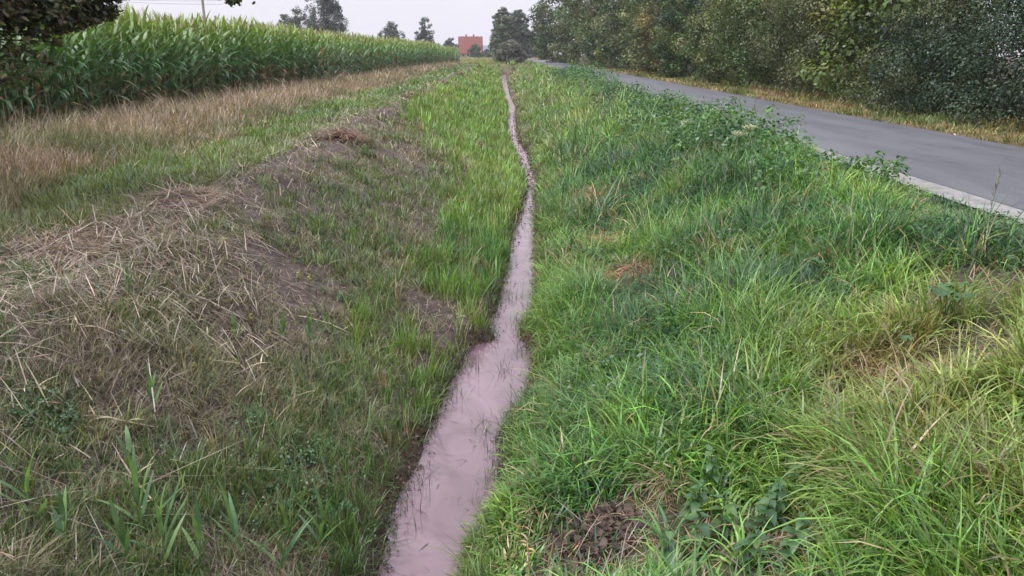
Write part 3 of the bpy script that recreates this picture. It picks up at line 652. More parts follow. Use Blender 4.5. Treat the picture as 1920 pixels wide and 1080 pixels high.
# yellow green seedlings on the slope
sd = [(395, 690), (440, 690), (505, 635), (365, 700), (455, 628), (470, 605), (580, 530), (560, 522), (500, 675), (650, 615), (420, 465), (290, 465)]
def seedling(i, px, py):
    x0, y0 = hit(px, py); big = 1.5 if i >= 10 else 1.0
    rr = np.random.default_rng(300+i); n = 9
    a = np.arange(n)*2.4; d = .02*big*np.sqrt(np.arange(n)/n+.1)
    P = np.stack([np.cos(a)*d, np.sin(a)*d, .02+.05*big*(1-np.arange(n)/n)], 1)
    nn = np.stack([np.cos(a)*.6, np.sin(a)*.6, np.ones(n)], 1)
    V, Q, C = leaf_quads(P, .042*big*rr.uniform(.7, 1.2, n), nn, np.array([(.27, .28, .04), (.22, .26, .05), (.32, .28, .05)])[np.arange(n) % 3]*rr.uniform(.85, 1.15, (n, 1)), .5)
    acc = Acc(); acc.add(V, Q, C); acc.add(*tube([(0, 0, -.01), (0, 0, .06*big)], [.002, .0015], 5, (.2, .2, .06)))
    o = link('seedling', acc.mesh('seedling', M_GRASS), loc=(x0, y0, gz(x0, y0)))
    if i >= 10: tagp(o, ['larger yellow green seedling by the mown stalks', 'yellow green leafy plant beside the stalk heap on the slope'][i-10], 'seedling')
    else: tagp(o, 'tiny yellow green seedling in the brown litter of the slope', 'seedling', 'yellow green seedlings on the slope')
for i, (px, py) in enumerate(sd): seedling(i, px, py)

# nettles at the bottom right
def nettle(px, py, h, label, seed):
    x0, y0 = hit(px, py); rr = np.random.default_rng(500+seed); t = empty('nettle_plant', (x0, y0, gz(x0, y0)-.01), label, 'nettle', 'nettles at the bottom right')
    lean = rr.normal(0, .12, 2)
    h *= 1.25; pts = [(lean[0]*s*h, lean[1]*s*h, h*s) for s in (0, .35, .7, 1)]
    V, Q, C = tube(pts, [.004, .0035, .003, .002], 6, (.06, .09, .04)); link('stem', write_mesh('stem', V, Q, C, M_STALK), t)
    acc = Acc()
    for k in range(8):
        f = .2+.8*k/7; b = np.array([lean[0]*f*h, lean[1]*f*h, h*f]); L = (.085 if k < 6 else .055)*rr.uniform(.65, 1.2)
        for s in (0, 1):
            az = k*PI/2+s*PI+rr.normal(0, .4); d = np.array([math.cos(az), math.sin(az), .45-.85*rr.random()]); d /= np.linalg.norm(d)
            sd_ = np.array([-math.sin(az), math.cos(az), 0]); up = np.cross(d, sd_)
            prof = [(0, .02), (.06, .20), (.10, .28), (.16, .25), (.20, .36), (.27, .28), (.32, .36), (.40, .25), (.46, .32), (.54, .20), (.60, .26), (.68, .15), (.74, .18), (.84, .07), (1, .005)]; V = []
            for q, w in prof:
                tooth = 1; c0 = b+d*L*(.12+q)+np.array([0, 0, -.25*L*q*q])
                V += [c0-sd_*L*w*tooth-up*L*w*.25*-1, c0, c0+sd_*L*w*tooth+up*L*w*.25]
            V = np.array(V); Q = np.array([q for i in range(14) for q in ((3*i, 3*i+1, 3*i+4, 3*i+3), (3*i+1, 3*i+2, 3*i+5, 3*i+4))])
            col = np.array([(.040, .105, .036), (.055, .135, .042), (.085, .165, .045)][rr.integers(3)])*rr.uniform(.85, 1.15)
            acc.add(V, Q, np.tile(col, (len(V), 1)))
    link('foliage', acc.mesh('foliage', M_GRASS), t)
for i, (px, py, h, lab) in enumerate([(1300, 975, .20, 'nettle farthest left of the clump, beside the bare earth'), (1340, 935, .24, 'tall nettle at the back of the clump with pale top leaf'),
        (1350, 1010, .22, 'nettle in the middle of the clump above a grass tuft'), (1400, 1060, .20, 'front nettle of the clump near the bottom edge'),
        (1450, 985, .22, 'nettle at the right of the clump with pale leaves'), (1475, 1045, .20, 'low dark nettle at the lower right of the clump'),
        (1500, 925, .20, 'dark nettle apart from the clump to the upper right'), (1255, 1070, .17, 'yellowish nettle at the bottom edge by the earth mound'), (1420, 1000, .18, 'small nettle hidden between its neighbours'), (1310, 1035, .18, 'nettle at the lower left of the clump')]):
    nettle(px, py, h, lab, i)

# round leaved butterbur plants on the bank
def roundleaf(px, py, nl, size, label, seed):
    x0, y0 = hit(px, py); rr = np.random.default_rng(700+seed); acc = Acc()
    for k in range(nl):
        az = k*2.4+seed; dd = size*.75*math.sqrt(k+.3); hh = rr.uniform(.24, .34)
        c = np.array([math.cos(az)*dd, math.sin(az)*dd, hh]); tl = rr.normal(0, .25, 2)
        a = np.linspace(.25, 2*PI-.25, 14); V = [c-np.array([0, 0, .012])]
        for q in a:
            R = size*(1+.06*math.sin(7*q)); X, Y = math.cos(q+az)*R, math.sin(q+az)*R; V.append(c+np.array([X, Y, tl[0]*X+tl[1]*Y+.01*math.sin(5*q)]))
        V = np.array(V); Q = np.array([(0, 1+2*i, 2+2*i, 3+2*i) for i in range(6)]+[(0, 13, 14, 14)][:0])
        acc.add(V, Q, np.tile(np.array([(.055, .13, .055), (.07, .16, .05)][k % 2]), (len(V), 1)))
        acc.add(*tube([(0, 0, 0), tuple(c*np.array([.6, .6, .6])), tuple(c-np.array([0, 0, .01]))], [.004, .003, .003], 5, (.09, .14, .05)))
    o = link('butterbur_plant', acc.mesh('butterbur_plant', M_GRASS), loc=(x0, y0, gz(x0, y0))); tagp(o, label, 'plant', 'round leaved plants on the right bank')
roundleaf(1775, 620, 5, .070, 'cluster of large round green leaves left of the straw path', 0)
roundleaf(1525, 560, 1, .055, 'single pale round leaf in the middle of the lush grass', 1)
roundleaf(1575, 605, 2, .045, 'pair of small round leaves below the single pale round leaf', 2)
roundleaf(1690, 715, 1, .04, 'single small round leaf inside the brown dead grass patch', 3)

# withered stalk at the bottom
x0, y0 = hit(990, 1085); t = empty('withered_stalk', (x0, y0, gz(x0, y0)-.01), 'pale withered stalk with curled dead leaves at the bottom beside the water', 'dead plant')
V, Q, C = tube([(0, 0, 0), (.004, 0, .1), (-.004, .0, .19), (-.012, 0, .25)], [.005, .0045, .004, .003], 6, (.42, .28, .15)); link('stem', write_mesh('stem', V, Q, C, M_STALK), t)
n = 9; f = np.linspace(.10, .25, n); P = np.stack([np.zeros(n)-.004, np.zeros(n), f], 1); c = pal(n, [(.55, .40, .24), (.45, .30, .17), (.62, .5, .34)], .12)
th0 = rng.uniform(.3, 1.1, n); V, Q, C = blades(P, rng.uniform(.035, .07, n), rng.uniform(.010, .02, n), rng.random(n)*2*PI, th0, th0+rng.uniform(.8, 2.4, n), c, c, 5, np.array([.5, 1, 1, .8, .5, .05]))
link('dead_leaves', write_mesh('dead_leaves', V, Q, C, M_DRY), t)
# long pale dry reed stems lying on the slope
ds = [(60, 615, 270, 655, 'long pale dry stem lying across the top of the slope, pointing at the water'), (345, 560, 450, 600, 'kinked dry stem in the middle of the brown slope'),
      (150, 795, 300, 815, 'dry stem lying in the straw fan on the left'), (560, 600, 700, 660, 'pale dry stem reaching towards the mud by the water'),
      (440, 710, 520, 690, 'short dry stem beside yellow seedlings'), (30, 740, 130, 770, 'dry stem at the left edge over dark earth'),
      (330, 590, 480, 720, 'long dry stem slanting down the brown slope'), (230, 900, 330, 990, 'dry stem crossing behind the bright reed shoot')]
for i, (ax, ay, bx, by, lab) in enumerate(ds):
    a = hit(ax, ay); c = hit(bx, by); pts = []
    for s in np.linspace(0, 1, 6):
        X = a[0]+(c[0]-a[0])*s; Y = a[1]+(c[1]-a[1])*s+.02*math.sin(5*s+i); pts.append((X-a[0], Y-a[1], gz(X, Y)+.035+.03*math.sin(PI*s)-gz(*a)))
    V, Q, C = tube(pts, [.0045]*5+[.002], 6, (.42, .35, .25)); acc = Acc(); acc.add(V, Q, C)
    p = np.array(pts); cc = np.tile(np.array([[.46, .38, .27]]), (3, 1))
    acc.add(*blades(p[1:4], np.full(3, .13), np.full(3, .011), np.array([.3, 2.2, 4.])+i, np.full(3, 1.1), np.full(3, 1.7), cc, cc, 4, np.array([.6, 1, .8, .5, .05])))
    o = link('dry_stem', acc.mesh('dry_stem', M_STALK), loc=(a[0], a[1], gz(*a))); tagp(o, lab, 'stem', 'long dry stems lying on the slope')

# umbel flowers and seed stems at the crest
def umbel(px, py, h, label, seed, red=False):
    x0, y0 = hit(px, py); rr = np.random.default_rng(900+seed); t = empty('umbel_flower', (x0, y0, gz(x0, y0)), label, 'flower', 'pale umbels by the road')
    V, Q, C = tube([(0, 0, 0), (.03, 0, h*.6), (.06, .02, h)], [.006, .005, .004], 6, (.22, .24, .12)); acc = Acc(); acc.add(V, Q, C)
    for k in range(14):
        a = k*2.4; d = .11*math.sqrt((k+.5)/14); acc.add(*tube([(.06, .02, h-.04), (.06+math.cos(a)*d, .02+math.sin(a)*d, h+.03-.2*d)], [.003, .0025], 4, (.25, .3, .12)))
    link('stem', acc.mesh('stem', M_STALK), t)
    n = 220; k = rr.integers(0, 14, n); a = k*2.4; d = .11*np.sqrt((k+.5)/14); P = np.stack([.06+np.cos(a)*d, .02+np.sin(a)*d, h+.035-.2*d], 1)+rr.normal(0, .013, (n, 3))
    nn = rr.normal(0, .4, (n, 3)); nn[:, 2] += 1; V, Q, C = leaf_quads(P, np.full(n, .016), nn, np.tile(np.array([[.50, .52, .40]]), (n, 1)), .8); link('flower_head', write_mesh('flower_head', V, Q, C, M_DRY), t)
umbel(1372, 318, .52, 'pale green umbel just above the reddish dead clump', 1); umbel(1392, 308, .55, 'whitest umbel right of the reddish dead clump', 2); umbel(1278, 282, .5, 'umbel farther left on the bank crest', 3)
def seedstem(px, py, h, label, seed):
    x0, y0 = hit(px, py); rr = np.random.default_rng(950+seed); acc = Acc()
    pts = [(0, 0, -.02), (.03*h, 0, h*.5), (.1*h, .02, h)]; acc.add(*tube(pts, [.004, .003, .0015], 5, (.10, .10, .06)))
    n = 26; f = rr.uniform(.4, 1, n); P = np.stack([.1*h*f*f, .02*f, h*f], 1); c = pal(n, [(.16, .12, .09), (.12, .12, .07), (.2, .15, .11)], .2)
    th0 = rr.uniform(.2, .7, n); acc.add(*blades(P, rr.uniform(.03, .09, n), np.full(n, .007), rr.random(n)*2*PI, th0, th0+.5, c, c, 3))
    o = link('seed_stem', acc.mesh('seed_stem', M_STALK), loc=(x0, y0, gz(x0, y0))); tagp(o, label, 'weed', 'tall seed stems by the road')
for i, (px, py, h, lab) in enumerate([(1850, 425, .50, 'tall thin seed stem against the asphalt at the right edge'), (1372, 228, .62, 'dark branching seed stem standing against the road'), (1412, 222, .55, 'second dark seed stem, right beside the branching one'),
        (1108, 160, .75, 'left seed stem of the far brown row before the hedge'), (1122, 162, .7, 'middle seed stem of the far brown row before the hedge'), (1138, 164, .72, 'right seed stem of the far brown row before the hedge')]): seedstem(px, py, h, lab, i)

# ------------------------------------------------------------------ corn
def corn_parts(seed, lod=0):
    rr = np.random.default_rng(40+seed); h = 2.25*rr.uniform(.94, 1.06)
    lx, ly = rr.normal(0, .03, 2)
    st = tube([(0, 0, 0), (lx*.4, ly*.4, h*.5), (lx, ly, h)], [.016, .013, .007], 6 if lod == 0 else 4, (.16, .17, .07))
    nl = 13 if lod == 0 else 10
    f = np.linspace(.10, .98, nl); P = np.stack([lx*f, ly*f, h*f], 1)
    plane = rr.random()*PI
    az = plane+np.arange(nl)*PI+rr.normal(0, .35, nl)
    Lf = np.interp(f, [0, .25, .6, 1], [.50, .82, .88, .42])*rr.uniform(.85, 1.15, nl)
    th0 = np.interp(f, [0, .5, 1], [.75, .55, .22])+rr.normal(0, .1, nl); th1 = np.interp(f, [0, .4, .8, 1], [2.7, 2.2, 1.5, .8])+rr.normal(0, .35, nl)
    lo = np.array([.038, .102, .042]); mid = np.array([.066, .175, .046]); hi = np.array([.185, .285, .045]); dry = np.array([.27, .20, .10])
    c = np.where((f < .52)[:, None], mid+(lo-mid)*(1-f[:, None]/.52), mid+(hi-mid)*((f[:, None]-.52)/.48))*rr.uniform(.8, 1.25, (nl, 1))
    nd = rr.integers(0, 3) + (4 if seed in (6, 7, 68, 69) else 0); c[:nd] = dry*rr.uniform(.6, 1.1, (nd, 1))
    sg = 6 if lod == 0 else 4
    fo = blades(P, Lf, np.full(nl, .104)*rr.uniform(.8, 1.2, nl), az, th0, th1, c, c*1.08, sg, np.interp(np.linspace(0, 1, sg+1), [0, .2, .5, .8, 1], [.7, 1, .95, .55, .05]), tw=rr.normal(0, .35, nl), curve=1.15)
    n = 6 if lod == 0 else 4
    P = np.tile(np.array([[lx, ly, h]]), (n, 1)); P[:, 2] -= rr.uniform(0, .12, n); t0 = np.abs(rr.normal(.25, .2, n)); t0[0] = .03
    tc = pal(n, [(.30, .24, .13), (.24, .17, .10), (.34, .27, .17)], .12)
    ta = blades(P, rr.uniform(.26, .46, n), np.full(n, .015 if lod == 0 else .022), rr.random(n)*2*PI, t0, t0+rr.uniform(.1, .6, n), tc, tc, 3, np.array([.6, 1, .9, .4]))
    return st, fo, ta, h
def xcorn(y): return np.interp(y, [0, 55, 85, 104, 110, 114], [-9.6, -9.5, -8.9, -7.6, -6.4, -6.2])
protos = []
for s in range(8):
    st, fo, ta, h = corn_parts(s)
    cob = None
    if s % 2 == 0:
        acc = Acc(); acc.add(*tube([(.02, .0, h*.42), (.05, .01, h*.42+.08), (.075, .015, h*.42+.17), (.09, .02, h*.42+.24)], [.015, .028, .026, .006], 8, (.13, .18, .06))); cob = acc.get()
    protos.append((write_mesh('stalk', *st, M_STALK), write_mesh('foliage', *fo, M_CORN), write_mesh('tassel', *ta, M_DRY), None if cob is None else write_mesh('corn_cob', *cob, M_STALK)))
plants = []
for row in range(9):
    y = 12.0
    while y < 113:
        d = max(y, 12); y += .17*rng.uniform(.75, 1.3)*(1.0 if row < 3 else 1.5)*(1 if y < 45 else 1.6)
        x = float(xcorn(y))-row*.72+rng.normal(0, .05)
        if x/y < -1.05: continue
        plants.append((row, x, y))
plants.sort(key=lambda p: (p[0] > 1, math.hypot(p[1], p[2]) + 4*p[0]))
cg = 'corn plants along the front of the field'
def cscale(x, y): return float((.93+.16*fbm(np.array([x]), np.array([y]), .35)[0])*np.interp(y, [10, 90, 108, 113], [1.0, 1.0, .85, .75])*rng.uniform(.94, 1.06))
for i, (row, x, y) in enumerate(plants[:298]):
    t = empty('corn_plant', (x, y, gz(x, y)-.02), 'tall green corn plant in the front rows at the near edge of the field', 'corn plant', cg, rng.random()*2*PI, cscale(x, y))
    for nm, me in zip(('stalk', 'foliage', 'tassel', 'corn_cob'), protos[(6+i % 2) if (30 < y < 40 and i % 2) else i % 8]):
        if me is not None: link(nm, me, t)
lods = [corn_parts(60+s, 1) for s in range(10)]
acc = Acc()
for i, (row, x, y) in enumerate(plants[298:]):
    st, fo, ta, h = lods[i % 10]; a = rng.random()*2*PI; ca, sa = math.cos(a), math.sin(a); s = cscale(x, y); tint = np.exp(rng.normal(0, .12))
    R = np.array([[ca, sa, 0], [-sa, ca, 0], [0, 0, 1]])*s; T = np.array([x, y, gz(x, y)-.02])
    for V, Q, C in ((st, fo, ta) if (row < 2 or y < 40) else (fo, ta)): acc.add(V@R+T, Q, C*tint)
tagp(link('corn_field', acc.mesh('corn_field', M_CORN)), 'dense corn field receding behind and beyond the nearest corn plants', 'corn', kind='stuff')

# ------------------------------------------------------------------ trees
def crown_mesh(name, clumps, rad, nper, size, cols, seed, aspect=.6, up=.55, ccol=None, droop=0.):
    rr = np.random.default_rng(seed); n = len(clumps)
    ci = np.repeat(np.arange(n), nper); k = len(ci)
    d = rr.normal(size=(k, 3)); d /= np.linalg.norm(d, axis=1)[:, None]
    q = rr.random(k)**.33
    P = clumps[ci]+d*(rad[ci]*q)[:, None]*np.array([1, 1, .8])
    if droop: P[:, 2] -= droop*rad[ci]*q**2
    nn = d*1.0+rr.normal(0, .27, (k, 3)); nn[:, 2] += up
    cc = np.array(cols)[rr.integers(0, len(cols), n)]*np.exp(rr.normal(0, .30, (n, 1))) if ccol is None else ccol
    c = cc[ci]*np.exp(rr.normal(0, .14, (k, 1)))*np.exp(rr.normal(0, .05, (k, 3)))
    V, Q, C = leaf_quads(P, size*rr.uniform(.65, 1.35, k), nn, c, aspect)
    return write_mesh(name, V, Q, C, M_LEAF)

def shape_clumps(n, h, prof, seed, rx, ry, r_cl, hollow=.55, lump=.25):
    rr = np.random.default_rng(seed)
    z = rr.random(n*3); R = np.interp(z, prof[0], prof[1]); m = rr.random(n*3) < (R/max(prof[1]))**1.2
    z = z[m][:n]; n = len(z); R = np.interp(z, prof[0], prof[1])
    a = rr.random(n)*2*PI; q = hollow+(1-hollow)*rr.random(n)**.6
    q = np.where(rr.random(n) < .2, rr.random(n)*hollow, q)
    lm = 1+lump*(np.sin(a*3+seed)*np.sin(z*9+seed*2)+.6*np.sin(a*5+z*14+seed))
    P = np.stack([np.cos(a)*R*rx*q*lm, np.sin(a)*R*ry*q*lm, z*h], 1)
    return P, r_cl*rr.uniform(.65, 1.35, n)

def trunk_mesh(h, r, seed, clumps, nl=10, top=.8, lean=.05, multi=1, start=.2):
    rr = np.random.default_rng(seed); acc = Acc()
    for mth in range(multi):
        a = rr.random()*2*PI; sp = 0 if multi == 1 else .12*h*.6
        pts = [(math.cos(a)*sp*s**1.2+lean*h*s*s*math.sin(seed)+rr.normal(0, .02*h*s), math.sin(a)*sp*s**1.2+rr.normal(0, .02*h*s), h*top*s-.05*(s == 0)) for s in np.linspace(0, 1, 7)]
        acc.add(*tube(pts, np.interp(np.linspace(0, 1, 7), [0, .08, 1], [r*1.25, r, r*.2])/(1 if multi == 1 else 1.6), 9))
        pts = np.array(pts)
        for k in range(max(3, nl//multi)):
            c = clumps[rr.integers(len(clumps))]; zc = max(start*h, c[2]-.25*np.hypot(c[0], c[1])-.3)
            f = min(zc/(h*top), .95); i = min(int(f*6), 5); b = pts[i]+(pts[i+1]-pts[i])*(f*6-i)
            mid = (b+c)/2+np.array([0, 0, -.08*np.linalg.norm(c-b)]); rb = r*(1-.8*f)*.45
            acc.add(*tube([b, mid, c], [rb, rb*.6, rb*.2], 6))
    V, Q, C = acc.get(); return write_mesh('trunk', V, Q, None, M_BARK)

TREEP = ([0, .08, .3, .6, .85, 1], [.35, .75, 1., .95, .6, .12])       # broad, leafed to the ground
SHRUB = ([0, .1, .35, .7, 1], [.75, .95, 1., .8, .25])
OPENT = ([.18, .3, .5, .75, .92, 1], [.25, .8, 1., .85, .5, .1])
COLUMN = ([0, .1, .3, .6, .85, 1], [.6, .9, 1., .95, .7, .22])
def tree(name, label, x, y, h, w, prof, ncl, nper, rcl, leaf, cols, seed, group=None, trunk_r=.15, cat='tree', multi=1, aspect=.6, z=None, wy=None, droop=0., hollow=.55, lump=.25, nl=10):
    z0 = gz(x, y) if z is None else z
    t = empty(name, (x, y, z0-.03), label, cat, group)
    P, R = shape_clumps(ncl, h, prof, seed, w/2, (wy or w)/2, rcl, hollow, lump)
    P[:, 2] = np.maximum(P[:, 2], .1)
    link('trunk', trunk_mesh(h, trunk_r, seed, P, nl=nl, multi=multi), t)
    link('crown', crown_mesh('crown', P, R, nper, leaf, cols, seed+1, aspect, droop=droop), t)
    return t

DARK = [(0.0202, 0.0509, 0.0152), (0.0285, 0.0657, 0.0199), (0.0396, 0.0816, 0.0218), (0.0184, 0.0435, 0.019)]
BLUEG = [(0.0234, 0.0473, 0.0256), (0.0324, 0.0588, 0.0314), (0.0432, 0.0704, 0.037), (0.0198, 0.0378, 0.0218)]
OLIVE = [(0.0856, 0.1081, 0.0484), (0.1104, 0.1261, 0.056), (0.0727, 0.0986, 0.0399), (0.1279, 0.1336, 0.0665)]
MAPLE = [(0.116, 0.170, 0.030), (0.170, 0.217, 0.030), (0.090, 0.139, 0.030), (0.213, 0.213, 0.031), (0.075, 0.116, 0.031)]
YELG = [(.11, .13, .03), (.15, .15, .035), (.085, .11, .03), (.16, .125, .04)]
GREEN = [(0.066, 0.111, 0.032), (0.086, 0.138, 0.037), (0.052, 0.091, 0.029), (0.122, 0.138, 0.040)]
HS = 'shrubs at the front of the hedge'; HT = 'tall trees behind the hedge shrubs'
# shrubs in front (x about 12): label, y, height, width, palette, leaf, form
SH = [('dark blue green shrub at the right edge of the photo, nearest of the hedge', 13.2, 3.6, 3.6, BLUEG+DARK, .075, 300, 80),
      ('wide dark blue green shrub second from the right, bulging low over the verge', 17.0, 3.3, 4.4, BLUEG, .070, 360, 85),
      ('grey green shrub left of the wide dark one, with a paler crown', 21.2, 3.2, 4.0, BLUEG+OLIVE[:1], .070, 330, 80),
      ('low olive shrub under the big leaved yellow green maple', 25.0, 1.7, 3.0, OLIVE+GREEN, .070, 200, 70),
      ('tall olive grey willow shrub with fine pale leaves', 30.5, 6.2, 4.8, OLIVE, .085, 460, 75),
      ('bright mid green shrub left of the olive grey willow', 37.5, 5.2, 4.6, GREEN, .11, 260, 70),
      ('dull olive shrub, second left of the olive grey willow', 44.0, 5.2, 4.8, OLIVE+GREEN, .13, 220, 70),
      ('dark shrub in the middle of the hedge beside the yellowing one', 51.5, 5.0, 5.0, DARK+GREEN, .14, 200, 70),
      ('yellowing hop covered shrub in the middle of the hedge', 59.0, 6.5, 5.2, YELG+OLIVE, .15, 220, 70),
      ('olive shrub left of the yellowing one in the farther hedge', 69.0, 6.0, 6.0, OLIVE+GREEN, .17, 190, 60),
      ('pale green shrub in the far third of the hedge', 80.0, 6.0, 6.4, GREEN+OLIVE, .20, 180, 60),
      ('grey green shrub near the far end of the hedge', 94.0, 6.0, 7.0, OLIVE, .22, 170, 55)]
for i, (lab, y, h, w, cols, lf, nc, npz) in enumerate(SH):
    tree('hedge_shrub', lab, 11.75+.30*math.sin(i*2.3)+w*.02+road_bend(y+0.0), y, h, w*.78 if i > 3 else w*.8, SHRUB if h < 4.5 else TREEP, int(nc*.62), int(npz*1.9), .44+h*.042, lf, cols, 1000+i*7, HS, .07, 'shrub', 3, .6, wy=w*1.06, hollow=.62, lump=.34)
TH = [('tall dark tree cut off by the right edge of the photo', 14.2, 9.5, 9.0, 4.6, DARK, .09, 300, 70),
      ('tall dark tree above the nearest hedge shrub at the right edge', 14.5, 14.6, 9.5, 4.6, DARK+BLUEG, .10, 330, 70),
      ('tall dark tree above the wide blue green shrub, right of the sky gap', 14.4, 20.5, 10.5, 5.0, DARK, .10, 330, 70),
      ('dark tall tree left of the sky gap, between gap and maple', 14.2, 25.6, 11, 4.4, DARK+GREEN, .11, 300, 70),
      ('big leaved yellow green maple overhanging the verge', 12.9, 26.8, 9.0, 4.8, MAPLE, .17, 330, 52),
      ('dark tall tree behind the olive grey willow', 14.6, 33.5, 12, 5.6, DARK+GREEN, .13, 300, 65),
      ('tall mid green tree behind the bright green shrub', 14.3, 40.5, 12, 6.0, GREEN+DARK, .15, 300, 65),
      ('tall dark tree with brownish top in the middle of the row', 14.4, 48.0, 12.5, 6.2, DARK+YELG[:1], .16, 280, 65),
      ('tall dark green tree above the hop covered shrub', 14.0, 56.0, 12.5, 6.6, DARK+BLUEG, .18, 280, 60),
      ('tall tree with olive crown left of the middle of the row', 13.6, 65.5, 12.5, 7.0, GREEN+OLIVE, .20, 260, 60),
      ('tall dull green tree in the far half of the row', 13.2, 76.0, 12.5, 7.4, DARK+OLIVE, .22, 260, 55),
      ('tall tree third from the far end of the row', 12.4, 88.0, 12.5, 8.0, DARK+GREEN, .26, 240, 55),
      ('tall tree second from the far end of the row', 11.2, 103.0, 12.5, 8.6, GREEN+OLIVE, .30, 240, 50),
      ('tall tree at the far end of the row beside open sky', 9.3, 122.0, 13.0, 9.4, GREEN+OLIVE+DARK, .34, 240, 50)]
for i, (lab, x, y, h, w, cols, lf, nc, npz) in enumerate(TH):
    tree('hedge_tree', lab, x, y, h, w, TREEP if i not in (2,) else OPENT, int(nc*.75), int(npz*1.7), .54+w*.055, lf, cols, 2000+i*11, HT, .17, 'tree', 1, .62, wy=w*1.2, nl=14, lump=.34)
# far end: dark trees by the road bend
tree('roadside_tree', 'dark tree over the far road just before it vanishes', 8.9, 178, 7.5, 6.5, OPENT, 160, 45, .8, .40, DARK, 3100, None, .25)
tree('roadside_tree', 'hazy green low tree closing the far end of the road', 6.0, 238, 8, 10, SHRUB, 160, 40, 1.0, .5, BLUEG, 3120, None, .25)
# bush at the ditch end and the twin birch poplars behind it
tree('willow_bush', 'round grey green willow bush at the far end of the ditch', 1.0, 112.0, 3.05, 3.8, ([0, .15, .45, .8, 1], [1.0, 1.05, 1, .75, .35]), 260, 110, .36, .13, [(.15, .155, .13), (.12, .128, .108), (.18, .18, .145), (.09, .098, .083)], 3200, None, .06, 'bush', 4)
tree('birch_tree', 'tall feathery tree left of the pair behind the willow bush', -.1, 165, 10.0, 4.9, COLUMN, 420, 80, .45, .26, [(.10, .135, .075), (.115, .15, .08), (.08, .11, .065)], 3300, 'pair of tall trees behind the bush', .2)
tree('birch_tree', 'tall feathery tree right of the pair behind the willow bush', 2.95, 168, 10.1, 4.7, COLUMN, 420, 80, .45, .26, [(.075, .105, .07), (.065, .09, .065), (.09, .12, .07)], 3310, 'pair of tall trees behind the bush', .2)
def far(px, d): return (px-945)/FPX*d
fz = lambda y: gz(0., y)
# trees beyond the corn
def dist_tree(name, lab, px, topy, d, wpx, prof, cols, seed, ncl=200, nper=45, basey=112, group='trees beyond the corn field', droop=0., hollow=.45, lump=.3):
    s = d/FPX; x = far(px, d); z0 = fz(d); h = (97-topy)*s+CAM_H-z0; w = wpx*s
    tree(name, lab, x, d, h, w, prof, ncl, nper, w*.085+.15, max(.26, d*.0017), cols, seed, group, max(.15, w*.035), z=z0, droop=droop, hollow=hollow, lump=lump)
GREYG = [(.05, .065, .055), (.06, .078, .06), (.075, .09, .07), (.04, .052, .046)]
dist_tree('drooping_birch', 'tall birch with drooping branches rising out of the photo above the corn', 632, -30, 130, 66, ([.14, .3, .55, .8, 1], [.85, 1., .95, .7, .2]), GREYG, 4000, 330, 60, droop=1.6)
dist_tree('distant_tree', 'low spreading tree just left of the drooping birch', 580, 22, 150, 52, OPENT, GREYG, 4010, 150)
dist_tree('distant_tree', 'small tree farther left, barely above the corn tops', 556, 30, 160, 30, OPENT, GREYG, 4020, 90)
dist_tree('distant_tree', 'broad round tree standing alone between birch and oval tree', 746, 48, 190, 38, OPENT, GREYG, 4030, 170)
dist_tree('distant_tree', 'oval tree standing alone left of the red roofed farmhouse', 805, 38, 190, 34, ([.08, .25, .5, .8, 1], [.7, 1, .95, .6, .15]), GREYG, 4040, 190)
dist_tree('distant_tree', 'thin low tree directly left of the farmhouse roof', 850, 72, 240, 26, OPENT, GREYG, 4050, 90)
dist_tree('distant_tree', 'small hazy bush between oval tree and farmhouse', 826, 83, 300, 20, SHRUB, GREYG, 4060, 90)
dist_tree('distant_tree', 'dark garden bush in front of the farmhouse wall', 895, 84, 262, 22, SHRUB, DARK, 4070, 90)
dist_tree('distant_tree', 'low dark bush in front of the brick barn', 919, 92, 262, 18, SHRUB, DARK+GREYG, 4080, 80)
dist_tree('distant_tree', 'dark low garden hedge bush between farmhouse and barn', 908, 100, 258, 14, SHRUB, DARK, 4085, 80)
dist_tree('distant_tree', 'hazy tree touching the left flank of the tall pair', 926, 80, 290, 16, OPENT, GREYG, 4090, 80)
dist_tree('distant_tree', 'hazy grey tree at the top left behind the corn', 232, 3, 120, 40, OPENT, GREYG, 4100, 120)
dist_tree('distant_tree', 'faint wooded clump far beyond between tree pair and hedge', 990, 76, 420, 40, SHRUB, GREYG, 4110, 120)
dist_tree('distant_tree', 'faint far clump low on the horizon left of the farmhouse', 815, 90, 430, 70, SHRUB, GREYG, 4120, 120)
dist_tree('distant_tree', 'faint far clump low on the horizon behind the barn', 935, 90, 430, 60, SHRUB, GREYG, 4130, 120)

# oak at the left, trunk outside the frame, its branches reaching in
OAKC = [(.032, .052, .018), (.048, .072, .022), (.070, .085, .024), (.11, .115, .03), (.085, .062, .03), (.05, .04, .022)]
ox, oy = -8.8, 7.2
oak = empty('oak_tree', (ox, oy, gz(ox, oy)-.05), 'dark oak whose leafy branches hang into the upper left corner', 'tree')
def oak_leaves(P, nn, size, cols):
    n = len(P); nn = nn/np.linalg.norm(nn, axis=1)[:, None]; r = rng.normal(size=(n, 3)); u = np.cross(nn, r); u /= np.linalg.norm(u, axis=1)[:, None]; v = np.cross(nn, u)
    prof = [(-.5, .03), (-.32, .16), (-.22, .11), (-.02, .27), (.08, .17), (.26, .28), (.34, .17), (.5, .04)]
    V = np.zeros((n, len(prof), 2, 3))
    for i, (q, w) in enumerate(prof):
        c = P+u*size[:, None]*q-nn*size[:, None]*.25*q*q
        V[:, i, 0] = c-v*size[:, None]*w; V[:, i, 1] = c+v*size[:, None]*w
    k = len(prof)*2; b = (np.arange(n)*k)[:, None]
    Q = np.concatenate([b+np.array([2*i, 2*i+1, 2*i+3, 2*i+2])[None] for i in range(len(prof)-1)], 0)
    return V.reshape(-1, 3), Q, np.repeat(cols, k, 0)
